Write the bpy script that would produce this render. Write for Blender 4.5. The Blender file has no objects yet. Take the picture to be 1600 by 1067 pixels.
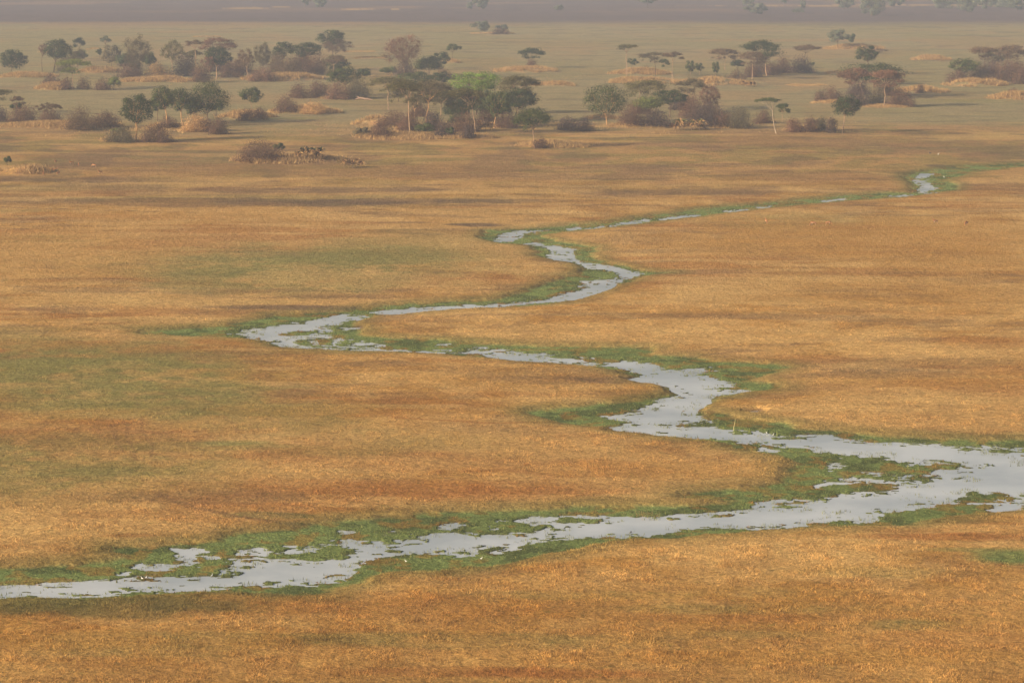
import bpy, math, random
import numpy as np
from mathutils import Vector

SC = bpy.context.scene
COL = SC.collection
# ------------------------------------------------------------------ camera
PW, PH = 1600.0, 1067.0
F = 4000.0            # focal length in photo pixels
CAMH = 70.0           # basket of a balloon, 70 m up
HOR = -100.0          # image row of the horizon (above the frame)
TH = math.atan((PH / 2 - HOR) / F)
cam_d = bpy.data.cameras.new("camera")
cam_d.sensor_width = 36.0
cam_d.lens = 36.0 * F / PW
cam_d.clip_start = 1.0
cam_d.clip_end = 60000.0
cam = bpy.data.objects.new("camera", cam_d)
cam.location = (0, 0, CAMH)
cam.rotation_euler = (math.pi / 2 - TH, 0, 0)
COL.objects.link(cam)
SC.camera = cam
# ------------------------------------------------------------------ light
SUN_EL, SUN_AZ = math.radians(19.0), math.radians(27.0)   # sun low on the left, a little behind the camera
sdir = Vector((-math.cos(SUN_AZ) * math.cos(SUN_EL), -math.sin(SUN_AZ) * math.cos(SUN_EL), math.sin(SUN_EL)))
sun_d = bpy.data.lights.new("sun", 'SUN')
sun_d.energy = 5.0
sun_d.angle = math.radians(0.8)
sun_d.color = (1.0, 0.815, 0.55)
sun = bpy.data.objects.new("sun", sun_d)
sun.rotation_euler = sdir.to_track_quat('Z', 'Y').to_euler()
COL.objects.link(sun)
world = bpy.data.worlds.new("World")
SC.world = world
world.use_nodes = True
nt = world.node_tree
sky = nt.nodes.new('ShaderNodeTexSky')
sky.sky_type = 'NISHITA'
sky.sun_disc = False
sky.sun_elevation = SUN_EL
sky.sun_rotation = math.atan2(sdir.x, sdir.y)
sky.dust_density = 8.0
sky.air_density = 1.0
sky.ozone_density = 2.0
bg = nt.nodes['Background']
bg.inputs['Strength'].default_value = 0.105
nt.links.new(sky.outputs[0], bg.inputs['Color'])
SC.view_settings.view_transform = 'Standard'
SC.view_settings.look = 'None'
SC.view_settings.gamma = 1.0
SC.view_settings.use_curve_mapping = False
SC.view_settings.exposure = 0.53
SC.render.engine = 'CYCLES'
SC.cycles.max_bounces = 6
SC.cycles.diffuse_bounces = 3
SC.cycles.glossy_bounces = 2
SC.cycles.transmission_bounces = 2
SC.cycles.volume_bounces = 1
SC.cycles.use_denoising = True

# ------------------------------------------------------------------ projection helpers
CT, ST = math.cos(TH), math.sin(TH)
def ray(px, py):
    a = (np.asarray(px, float) - PW / 2) / F
    b = -(np.asarray(py, float) - PH / 2) / F
    return a, CT + b * ST, -ST + b * CT
def at(px, py, z=0.0):
    x, y, zz = ray(px, py)
    t = (z - CAMH) / zz
    return x * t, y * t
def pix(X, Y, z=0.0):
    d = Y * CT - (z - CAMH) * ST
    u = Y * ST + (z - CAMH) * CT
    return PW / 2 + F * X / d, PH / 2 - F * u / d
def mpp(px, py):
    x, y = at(px, py)
    return float((y * CT + CAMH * ST) / F)
def sm(a, b, x):
    t = np.clip((x - a) / (b - a), 0, 1)
    return t * t * (3 - 2 * t)
_tab = np.random.RandomState(7).rand(8, 256, 256).astype(np.float32)
def vn(x, y, s, seed=0):
    T = _tab[seed % 8]
    x = x / s + 37.7 * seed + 1000.0; y = y / s + 91.3 * seed + 1000.0
    xi = np.floor(x).astype(np.int64); yi = np.floor(y).astype(np.int64)
    fx = x - xi; fy = y - yi
    fx = fx * fx * (3 - 2 * fx); fy = fy * fy * (3 - 2 * fy)
    x0, x1, y0, y1 = xi & 255, (xi + 1) & 255, yi & 255, (yi + 1) & 255
    return (T[x0, y0] * (1 - fx) + T[x1, y0] * fx) * (1 - fy) + (T[x0, y1] * (1 - fx) + T[x1, y1] * fx) * fy
def fbm(x, y, s, seed=0, o=4):
    r = 0; a = 1; t = 0
    for i in range(o):
        r = r + a * vn(x * math.cos(i) - y * math.sin(i), x * math.sin(i) + y * math.cos(i), s / 2 ** i, seed + i)
        t += a; a *= 0.55
    return r / t

# ------------------------------------------------------------------ traced outlines (ground plane)
WATER = [
 [(1437,272),(1459,272.5),(1446,276),(1436,281),(1450,286),(1457,292),(1459,297),(1440,301.5),(1434,299),(1438,294),(1441,290),(1431,287),(1430,281)],
 [(1448,301.5),(1466,301),(1462,303),(1446,304)],[(1403,305.5),(1424,304.5),(1423,306.5),(1403,308)],
 [(1284,314),(1319,310.5),(1320,312.2),(1286,315.6)],[(1184,323.4),(1203,322),(1202,324.5),(1185,325.6)],
 [(1131,330.5),(1150,328),(1168,327.3),(1166,329.2),(1141,331.8)],[(1031,342.5),(1060,338),(1092,336),(1088,338.8),(1060,342),(1034,344)],
 [(953,352.5),(985,346.5),(1016,341.5),(1018,343),(1000,348.5),(980,350.5),(956,354.5)],
 [(917,357.6),(942,353.3),(943,355),(920,359.3)],[(889,358),(906,355),(907,357),(890,360)],
 [(775,377),(782,370),(788,365),(800,361.5),(844,360),(843,362.3),(819,365.3),(812,371),(797,376.6),(783,378)],
 [(819,381.5),(828,378.5),(845,380),(852,384),(875,385),(894,389),(891,396),(903,409),(925,412),(950,415),(969,420),(998,426),(998,431),(981,434.5),(975,438),(962,444),(953,451),(919,463),(888,471.5),(856,472.6),(825,476.6),(762,480.5),(731,481.5),(731,478.8),(772,476.8),(819,473.5),(850,469.5),(875,461.5),(905,454.8),(916,453),(922,448),(918,444),(928,440),(959,435),(976,430),(962,424.5),(938,421.5),(919,420),(914,414.5),(898,410.5),(875,409),(855,402),(868,396),(862,391),(848,385),(834,383)],
 [(719,477),(760,475.8),(803,474.5),(850,470.5),(850,473.6),(803,478),(731,482),(700,484),(662,486.6),(619,492.8),(594,493),(584,487),(605,484),(631,483),(691,479.3)],
 [(378,522),(384,517.5),(403,513),(428,510),(450,508),(470,506),(484,502),(506,497),(522,493),(544,491.5),(573,494),(566,498),(550,501),(537,502.5),(527,507),(516,510),(504,516),(500,520),(514,523),(510,526),(520,528),(537,530),(532,532),(510,530),(497,528),(484,531),(497,536),(497,540),(520,541),(537,541),(562,543),(600,545.8),(640,548.5),(684,550.5),(725,551),(740,548.5),(756,549.5),(790,545.5),(812,553.5),(850,553),(856,560),(909,562),(912,567.5),(966,567),(978,563.5),(1012,567),(1022,573),(1044,578),(1060,580),(1066,576),(1098,577),(1106,579),(1084,584),(1090,589),(1119,592.5),(1156,599.5),(1147,603),(1116,606),(1137,609),(1169,611),(1150,615),(1120,618),(1110,624),(1106,629),(1087,640),(1086,648),(1112,654),(1109,661),(1075,661),(1050,664.5),(1052,668),(1116,667),(1137,672),(1187,675.5),(1209,682),(1240,683),(1266,679),(1300,680.5),(1331,687.5),(1366,691),(1400,692),(1444,694),(1487,698),(1537,698),(1570,698.5),(1600,708),(1700,712),(1700,785),(1604,788),(1590,797),(1550,801),(1550,790),(1480,786),(1440,791),(1428,797),(1380,800),(1376,808),(1369,813.5),(1340,815),(1300,813.5),(1275,818),(1225,825.5),(1190,826),(1153,826.5),(1100,824),(1060,827),(1040,834),(1000,836),(960,838),(925,839),(875,842),(850,845),(812,851),(737,858.5),(662,865.5),(610,869.5),(580,873),(569,877),(553,887),(548,897),(524,909),(475,912.5),(420,915),(359,917),(350,922),(281,922),(200,924),(187,929),(150,931),(116,933),(80,931.5),(41,931),(0,934.5),(-100,940),(-100,914),(0,913.5),(19,915),(69,911),(130,909),(169,905),(219,900),(275,901.5),(334,901),(353,894),(345,890),(372,884),(362,873),(406,871.5),(450,876),(497,879),(550,872),(557,865),(531,848),(560,851),(602,850),(644,844),(650,837),(681,834.5),(737,834.5),(824,832.5),(876,827),(887,818),(940,816),(955,807),(1000,809),(1050,806),(1100,803),(1137,801),(1184,793.5),(1187,786),(1219,780.5),(1237,782),(1287,779),(1319,773),(1369,768),(1400,766),(1409,757.5),(1390,753),(1300,754),(1278,759.5),(1290,756),(1330,751),(1391,748),(1420,742),(1472,737),(1534,731),(1534,728.5),(1459,722),(1412,721),(1391,716),(1350,713),(1319,710),(1262,707.5),(1269,702),(1206,696.5),(1203,690.5),(1184,692),(1147,690),(1116,686),(1075,682.5),(1044,680.5),(1000,676.5),(962,672.5),(954,667.5),(975,664),(994,661),(981,656),(959,656.5),(950,650),(972,646.5),(1000,642),(1022,632),(1025,626),(1053,621),(1064,617.5),(1052,612),(1048,606),(1031,601),(1000,598),(985,593),(1009,587),(1009,584),(975,577),(956,572.5),(919,570.5),(872,567.5),(825,564.5),(787,562.5),(762,557.5),(752,552.5),(700,552),(640,549.5),(600,548.5),(525,546.6),(475,545.5),(438,540.5),(422,534),(397,529.5),(384,526)],
 [(550,535),(585,536),(600,541),(575,541),(556,539)],[(684,537),(705,538),(700,540),(684,539.5)],[(742,543),(760,542),(757,545),(740,546)],[(560,512),(537,513),(540,515),(560,514)],
 [(1175,643),(1182,642.3),(1184,644),(1177,644.6)],
 [(1190,701),(1208,702),(1206,704.5),(1192,704.5)],[(1292,727),(1310,725),(1316,729),(1300,731)],[(1354,737),(1380,740.5),(1408,741.5),(1400,744),(1370,742)],
 [(219,883),(250,880),(269,881),(266,889),(235,888),(222,886)],[(278,858),(320,857),(322,861),(300,863),(296,868),(312,879),(300,882),(284,880),(280,870)],[(327,868),(336,866),(337,872),(326,873)],[(365,865),(388,859),(404,857),(406,861),(392,866),(370,868)],
 [(447,864),(465,857),(500,851),(515,850),(490,862),(480,868),(452,867)],[(690,822),(712,819.5),(728,821.5),(712,824),(694,824.5)],[(810,812),(840,808),(887,805.5),(925,805),(962,807),(930,810),(880,809),(850,812),(868,817),(830,817)],
 [(590,832),(615,829),(618,831),(596,834)],[(538,830),(552,829),(552,831),(540,832)],
 [(768,862),(785,858),(800,855),(796,858),(775,863)],
]
ISLAND = [
 [(1490,778),(1500,772),(1520,766),(1535,770),(1560,767),(1578,771),(1598,777),(1605,781),(1585,785),(1560,787),(1530,787),(1500,785)],
 [(1582,776),(1600,768),(1700,762),(1700,776),(1600,778)],
 [(1375,808),(1376,801),(1395,798),(1415,802),(1440,795),(1490,792),(1530,788),(1548,788),(1553,796),(1540,800),(1490,804),(1440,806),(1418,810),(1400,812)],
 [(1404,751),(1430,744),(1460,742),(1474,744),(1472,750),(1440,757),(1415,755)],[(1487,746),(1505,744),(1507,748),(1490,750)],
 [(1204,792),(1220,788),(1245,788),(1266,791),(1260,794),(1230,794)],[(1292,799),(1304,796.5),(1304,800)],[(1428,780),(1450,777),(1450,781)],
 [(1352,711),(1375,709),(1376,712.5),(1356,714)],[(1126,674),(1150,671.5),(1185,675),(1183,680),(1150,679.5),(1130,677.5)],
 [(1200,681),(1230,682),(1262,683),(1262,686),(1225,687),(1204,685)],[(1488,699),(1525,700),(1535,703),(1515,706),(1495,703)],[(1543,704),(1565,702.5),(1582,704),(1576,708),(1550,708.5)],[(1584,710),(1600,710),(1610,713),(1588,713)],[(1592,720),(1640,719),(1640,726),(1594,725)],
 [(1044,664.5),(1075,661),(1110,661),(1116,667.5),(1080,668),(1052,668.5)],
 [(455,532),(475,526),(495,531),(487,534),(498,540),(520,541),(545,545),(500,543),(470,540),(458,536)],[(430,524),(445,519),(470,516),(498,517),(506,521),(480,524),(450,525)],[(395,519),(410,518),(405,521)],[(540,505),(555,505),(548,508)],
 [(430,869),(446,864),(490,862),(520,864),(556,866),(558,871),(520,876),(497,879),(465,877),(440,873)],[(590,860),(610,858),(636,860),(628,863),(600,863)],[(380,878),(395,875),(412,878),(396,882)],
 [(1030,640),(1045,638),(1050,641)],[(1040,573),(1055,571),(1070,575),(1055,576)],
]
GREEN = [
 [(1700,250),(1600,256.5),(1553,258),(1506,261),(1475,265),(1437,270),(1417,278),(1431,292),(1424,302),(1366,303.5),(1287,310),(1225,317),(1162,322),(1100,327),(1000,341.5),(960,347.5),(900,352.5),(850,357),(800,359),(768,361),(754,368),(763,377),(790,381),(815,382),(838,387),(848,395),(840,400),(858,404),(880,408),(900,413),(912,420),(915,428),(885,433),(856,445),(830,456),(800,465),(770,470),(700,472.5),(620,477),(575,482),(540,487),(480,491),(430,495),(380,506),(350,511),(300,516),(235,520),(232,523),(300,526),(350,529),(385,530),(422,537),(440,543),(520,547.5),(700,554),(760,559),(830,566),(870,568.5),(950,574),(1000,590),(1120,600),(1110,588),(1150,583),(1200,577),(1215,571),(1130,567),(1080,559),(1010,556),(1020,552),(1010,545),(920,543),(840,543.5),(760,540),(680,533),(620,530),(575,527),(556,519),(550,510),(570,499),(600,493.5),(632,491),(700,484.5),(800,480),(888,472.5),(930,459),(960,447),(1000,431.5),(1050,428),(1002,425),(980,418),(950,413),(930,405),(918,398),(930,393),(924,387),(900,384),(870,379),(840,371),(848,367),(880,363),(940,357),(1000,350.5),(1040,344.5),(1100,338),(1141,333),(1194,326.5),(1272,318.5),(1350,312.5),(1412,308.5),(1459,303),(1490,297),(1492,292),(1475,283),(1522,270),(1569,264),(1600,261.5),(1700,256)],
 [(960,573),(1009,582),(1000,600),(1045,601),(1050,608),(1062,617),(1000,627),(960,632),(920,636),(880,640),(840,644),(822,646),(860,653),(870,660),(900,665),(950,668),(965,675),(1040,683),(1140,692),(1145,700),(1180,706),(1215,710),(1248,725),(1240,745),(1215,755),(1150,768),(1085,770),(1075,777),(1155,782),(1140,788),(1060,795),(960,794),(900,795),(860,800),(700,802),(640,808),(560,815),(500,823),(420,834),(365,838),(345,848),(280,851),(180,857),(172,864),(215,872),(170,882),(100,888),(0,891),(-100,895),(-100,950),(0,938),(60,934),(200,933),(280,928),(350,926),(400,930),(500,930),(540,915),(580,900),(640,893),(700,891),(760,885),(850,868),(880,866),(920,853),(1000,842),(1060,842),(1120,836),(1280,824),(1400,820),(1480,809),(1560,800),(1620,797),(1700,792),(1700,688),(1600,689),(1560,690),(1480,688),(1400,685),(1340,681),(1300,675),(1250,673),(1225,667),(1150,652),(1120,647),(1100,650),(1085,645),(1095,632),(1120,621),(1165,614),(1215,608),(1205,602),(1165,597),(1190,586),(1225,575),(1150,572),(1060,565)],
]
def sdist(polys, X, Y, margin):
    """signed distance in metres to a union of traced outlines: positive inside"""
    out = np.full(X.shape, -margin, np.float32)
    for P in polys:
        px, py = at([p[0] for p in P], [p[1] for p in P])
        ids = np.nonzero((X > px.min() - margin) & (X < px.max() + margin) & (Y > py.min() - margin) & (Y < py.max() + margin))[0]
        if not len(ids): continue
        x = X[ids].astype(np.float32); y = Y[ids].astype(np.float32)
        d2 = np.full(x.shape, margin * margin, np.float32); ins = np.zeros(x.shape, bool)
        n = len(P)
        for i in range(n):
            ax, ay, bx, by = px[i], py[i], px[(i + 1) % n], py[(i + 1) % n]
            m = np.nonzero((y > min(ay, by) - margin) & (y < max(ay, by) + margin))[0]
            if len(m):
                xm, ym = x[m], y[m]
                ex, ey = bx - ax, by - ay
                t = np.clip(((xm - ax) * ex + (ym - ay) * ey) / (ex * ex + ey * ey + 1e-9), 0, 1)
                d2[m] = np.minimum(d2[m], (xm - ax - t * ex) ** 2 + (ym - ay - t * ey) ** 2)
                if ay != by:
                    c = ((ay > ym) != (by > ym)) & (xm < (bx - ax) * (ym - ay) / (by - ay) + ax)
                    ins[m] ^= c
        d = np.sqrt(d2) * np.where(ins, 1, -1)
        out[ids] = np.maximum(out[ids], d)
    return out

# golden hummocks: (x0, x1, ytop, ybase)
MOUNDS = [(-5,81,112,125),(118,184,97,117),(50,110,126,143),(190,302,118,132),(225,290,190,203),(150,205,209,224),(0,189,189,204),
 (275,330,196,208),(-10,76,257,276),(340,425,171,189),(422,528,163,181),(355,531,241,260),(380,500,112,129),(500,552,147,158),
 (550,629,171,200),(550,700,206,222),(690,775,208,221),(802,934,219,235),(773,875,103,116),(833,904,126,138),(899,925,116,123),
 (690,719,86,101),(955,1055,105,120),(955,1060,119,134),(1060,1180,108,136),(1205,1276,104,117),(1292,1384,66,80),(1428,1491,85,97),(1481,1578,122,138),
 (1405,1490,133,148),(1554,1640,139,159),(1292,1330,108,118),(1270,1330,155,166),(1230,1300,196,210),(915,970,178,190),(955,1050,188,203),
 (1060,1175,190,203),(1232,1290,133,137),(58,80,74,84),(540,585,79,84),(548,602,88,94),(1345,1430,163,172),(738,800,50,55),(380,420,253,259),(135,160,73,80),(300,345,55,60)]
# tinted patches of the plain, traced: cx, cy, rx, ry, colour, strength
PAL = {'straw': (0.425,0.252,0.090), 'gold': (0.50,0.315,0.118), 'orange': (0.36,0.185,0.045), 'brown': (0.205,0.115,0.05), 'rust': (0.27,0.105,0.03),
 'olive': (0.185,0.165,0.055), 'marsh': (0.14,0.178,0.060), 'dmarsh': (0.075,0.09,0.035), 'dark': (0.075,0.052,0.045), 'far': (0.24,0.20,0.105), 'burnt': (0.10,0.072,0.078), 'tan': (0.30,0.175,0.08)}
PATCH = [(120,575,330,9,'marsh',.42),(260,612,260,8,'marsh',.4),(80,640,220,9,'marsh',.38),(330,705,170,7,'marsh',.42),(360,700,60,5,'marsh',.5),(470,412,220,8,'marsh',.4),(360,430,140,8,'marsh',.42),(560,398,90,5,'marsh',.4),(100,745,180,9,'marsh',.32),
 (180,600,360,70,'olive',.9),(90,575,240,30,'olive',.7),(420,660,220,35,'olive',.5),(330,640,200,25,'olive',.35),(470,425,330,40,'olive',.85),(600,405,160,14,'olive',.6),(350,445,160,20,'olive',.5),(560,400,120,12,'olive',.4),
 (60,730,320,60,'olive',.7),(170,690,200,26,'rust',.28),(200,955,280,26,'dmarsh',.72),(30,950,150,24,'dmarsh',.5),(420,930,110,10,'dmarsh',.85),
 (700,772,260,20,'rust',.5),(900,738,140,14,'rust',.38),(600,735,250,14,'gold',.4),(480,790,200,10,'rust',.3),(330,785,190,10,'brown',.6),(420,812,90,5,'dmarsh',.8),(480,824,60,4,'dark',.6),
 (1480,846,170,9,'rust',.75),(1420,834,90,5,'rust',.6),(1585,880,105,17,'marsh',.95),(1500,868,60,5,'marsh',.5),(1390,905,180,14,'olive',.35),(1400,820,200,6,'dmarsh',.5),
 (735,355,50,2.6,'dark',.9),(640,352,50,1.6,'dark',.5),(440,485,130,4,'dark',.75),(360,492,110,5,'brown',.6),(560,468,110,4,'brown',.6),(880,410,70,5,'dark',.45),(820,452,60,5,'brown',.7),
 (880,600,140,7,'dark',.5),(330,320,360,8,'dark',.75),(120,285,200,6,'dark',.5),(640,318,200,5,'dark',.6),(200,262,160,5,'dark',.4),(500,300,260,5,'dark',.4),(500,270,420,12,'brown',.6),(1040,304,170,7,'dark',.55),(830,318,150,4,'dark',.4),(1250,280,160,9,'brown',.5),(1180,305,60,5,'brown',.4),
 (1480,262,45,3,'dark',.85),(1418,273,30,2.5,'dark',.8),(1260,349,220,14,'olive',.42),(1180,358,100,8,'olive',.3),(1000,378,100,8,'brown',.5),(1100,500,220,7,'brown',.45),(900,497,180,3,'dark',.35),
 (1400,470,260,40,'orange',.45),(1330,380,330,40,'orange',.7),(1500,420,160,30,'orange',.5),(1400,575,240,12,'dark',.25),(1480,600,260,14,'orange',.45),(1400,590,150,7,'dark',.2),(1300,640,200,14,'gold',.3),(900,520,260,14,'gold',.55),(1200,530,300,16,'gold',.5),
 (560,440,260,14,'gold',.45),(250,475,180,12,'gold',.3),(100,400,180,60,'orange',.4),(200,335,280,20,'orange',.4),(760,590,190,22,'orange',.35),(740,660,200,10,'gold',.35),(560,650,240,12,'orange',.35),
 (60,860,160,40,'gold',.4),(300,820,200,14,'gold',.35),(205,843,60,4,'rust',.55),(900,830,10,5,'gold',.4),(800,920,500,30,'gold',.25),(1200,860,300,20,'gold',.3),(520,1010,600,16,'olive',.5),(900,940,260,10,'olive',.4),(1150,960,300,12,'olive',.45),(250,1030,200,10,'olive',.4),(1150,975,260,10,'rust',.35),(880,1062,180,10,'rust',.6),
 (1150,1000,160,10,'olive',.3),(1420,985,100,10,'olive',.45),(1200,935,180,12,'olive',.25),(300,985,250,8,'gold',.3),(700,1060,200,10,'rust',.5),(1250,1035,400,14,'orange',.5),(1500,1010,160,14,'rust',.3),(80,1010,200,18,'orange',.4),(560,545,170,6,'orange',.5),(460,548,90,3,'rust',.5),
 (1050,560,110,5,'brown',.4),(1500,687,160,4,'dark',.3),(700,812,200,6,'brown',.6),(1060,740,220,14,'orange',.35),(1250,610,100,8,'brown',.3),(700,535,160,4,'olive',.6),(760,280,260,6,'dark',.28),(1080,262,200,4,'dark',.3),(1250,225,300,12,'brown',.6),(420,210,300,10,'far',.35),(300,250,260,12,'dark',.3),
 (470,188,60,2.5,'olive',.6),(1500,160,90,2.5,'olive',.5),(1400,225,260,8,'tan',.3),(1000,230,200,4,'tan',.5),(600,240,60,2.5,'gold',.6),(350,228,60,2.5,'gold',.5),(170,231,60,3,'gold',.4),(690,228,40,3,'gold',.5),
 (1250,65,230,2.5,'tan',.6),(300,52,120,2,'tan',.5),(300,38,500,2.5,'tan',.35),(1450,10,300,1.3,'gold',.6),(390,14,40,1.2,'gold',.6),(440,12,20,1,'gold',.5),(560,16,26,1,'gold',.7),(617,16,8,1,'gold',.6),(1500,202,200,3,'tan',.6),(800,210,500,3,'tan',.25)]

LINES = [([(250,782),(300,800),(360,812),(440,822),(500,826)],.5,'brown',.75),([(175,672),(183,698),(192,712)],.28,'brown',.42),([(200,668),(198,690),(212,715),(211,727)],.28,'brown',.42),
 ([(223,660),(221,680),(238,700),(236,722)],.28,'brown',.42),([(196,664),(230,657),(262,652)],.25,'brown',.4),([(0,326),(150,330),(300,333),(600,337)],.5,'gold',.7),([(0,328),(150,332.5),(300,335.5)],.5,'dark',.5),
 ([(345,655),(362,668),(372,684)],.28,'brown',.35),([(1080,560),(1130,556),(1200,553)],.5,'dark',.5),([(620,662),(760,668),(900,662)],.5,'rust',.5)]
def linedist(P, X, Y):
    px, py = at([p[0] for p in P], [p[1] for p in P]); d2 = np.full(X.shape, 1e9)
    for i in range(len(P) - 1):
        ex, ey = px[i + 1] - px[i], py[i + 1] - py[i]
        t = np.clip(((X - px[i]) * ex + (Y - py[i]) * ey) / (ex * ex + ey * ey), 0, 1)
        d2 = np.minimum(d2, (X - px[i] - t * ex) ** 2 + (Y - py[i] - t * ey) ** 2)
    return np.sqrt(d2)
def basecolor(X, Y):
    px, py = pix(X, Y)
    c = {k: np.array(v, np.float32) for k, v in PAL.items()}
    D = np.hypot(X, Y)
    n1 = fbm(X, Y, 60, 1); n2 = fbm(X, Y, 14, 2); n3 = fbm(X, Y, 3.5, 5); n4 = fbm(X, Y, 160, 4); n5 = fbm(X, Y, 7, 6, 3)
    wob = (n1 - .5) * 10 + (n2 - .5) * 5
    def mix(A, B, t): return A + (B - A) * t[:, None]
    C = np.repeat(c['straw'][None], len(X), 0)
    C = mix(C, c['orange'], 0.75 * sm(.42, .66, n1 * .5 + n2 * .5))
    C = mix(C, c['gold'], 0.6 * sm(.50, .68, n5 * .6 + n1 * .4))
    C = mix(C, c['brown'], 0.45 * sm(.55, .72, n2 * .6 + n3 * .4))
    # broad belts: drier brown plain beyond the river, olive flats, burnt flat far out
    yb = py + wob * .6
    C = mix(C, c['brown'], 0.42 * sm(345, 235, yb))
    C = mix(C, c['olive'], 0.50 * sm(.45, .6, n2) * sm(330, 250, yb))
    C = mix(C, c['dark'], 0.35 * sm(.52, .62, fbm(X, Y * .6, 22, 3)) * sm(370, 290, yb) * sm(196, 215, yb))
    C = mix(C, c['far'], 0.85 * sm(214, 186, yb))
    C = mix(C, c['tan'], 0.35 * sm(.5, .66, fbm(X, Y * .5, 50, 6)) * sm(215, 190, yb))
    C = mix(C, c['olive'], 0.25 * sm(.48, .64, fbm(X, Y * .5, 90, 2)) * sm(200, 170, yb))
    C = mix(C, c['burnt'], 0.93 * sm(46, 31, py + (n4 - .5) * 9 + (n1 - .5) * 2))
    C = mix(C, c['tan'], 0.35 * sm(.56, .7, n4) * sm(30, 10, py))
    st1 = fbm(X * .30, Y, 16, 2); st2 = fbm(X * .28, Y, 7, 5); st3 = fbm(X * .35, Y, 30, 1)
    mid_ = sm(240, 330, py)
    C = mix(C, c['rust'], .42 * sm(.53, .68, st1) * mid_)
    C = mix(C, c['gold'], .55 * sm(.54, .66, st2) * mid_)
    C = mix(C, c['dark'], .30 * sm(.60, .70, fbm(X * .3, Y, 9, 7)) * sm(760, 600, py))
    C = mix(C, c['olive'], .38 * sm(.55, .66, st3) * sm(900, 600, px) * mid_)
    C = mix(C, c['gold'], .5 * sm(.60, .68, fbm(X * .3, Y, 20, 6)) * sm(330, 250, py) * sm(170, 215, py))
    C = mix(C, c['brown'], 0.55 * sm(.40, .62, n3 * .6 + n2 * .4) * sm(900, 1060, py))
    C = mix(C, c['orange'], 0.5 * sm(880, 1000, py))
    for cx, cy, rx, ry, col, s in PATCH:
        m = np.nonzero((abs(px - cx) < rx * 1.35) & (abs(py - cy) < ry * 1.5))[0]
        if not len(m): continue
        r = np.sqrt(((px[m] - cx) / rx) ** 2 + ((py[m] - cy) / ry) ** 2) + (n2[m] - .5) * .9 + (n3[m] - .5) * .7 + (n1[m] - .5) * .5
        w = s * sm(1.15, .55, r) * (0.75 + .5 * (n3[m] - .25))
        if col == 'olive': w = w * 1.05 * (.35 + .65 * sm(.36, .58, n3[m] * .45 + n5[m] * .3 + n2[m] * .25))
        C[m] = C[m] + (c[col] - C[m]) * np.clip(w, 0, 1)[:, None]
    for P, wd, col, s in LINES:
        lx = [p[0] for p in P]; ly = [p[1] for p in P]
        m = np.nonzero((px > min(lx) - 30) & (px < max(lx) + 30) & (py > min(ly) - 12) & (py < max(ly) + 12))[0]
        if not len(m): continue
        d = linedist(P, X[m], Y[m]) + (n3[m] - .5) * wd
        C[m] = C[m] + (c[col] - C[m]) * (s * sm(wd * 1.7, wd * .4, d) * (.6 + .8 * n2[m]))[:, None]
    return C, px, py, n1, n2, n3, n5

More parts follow.
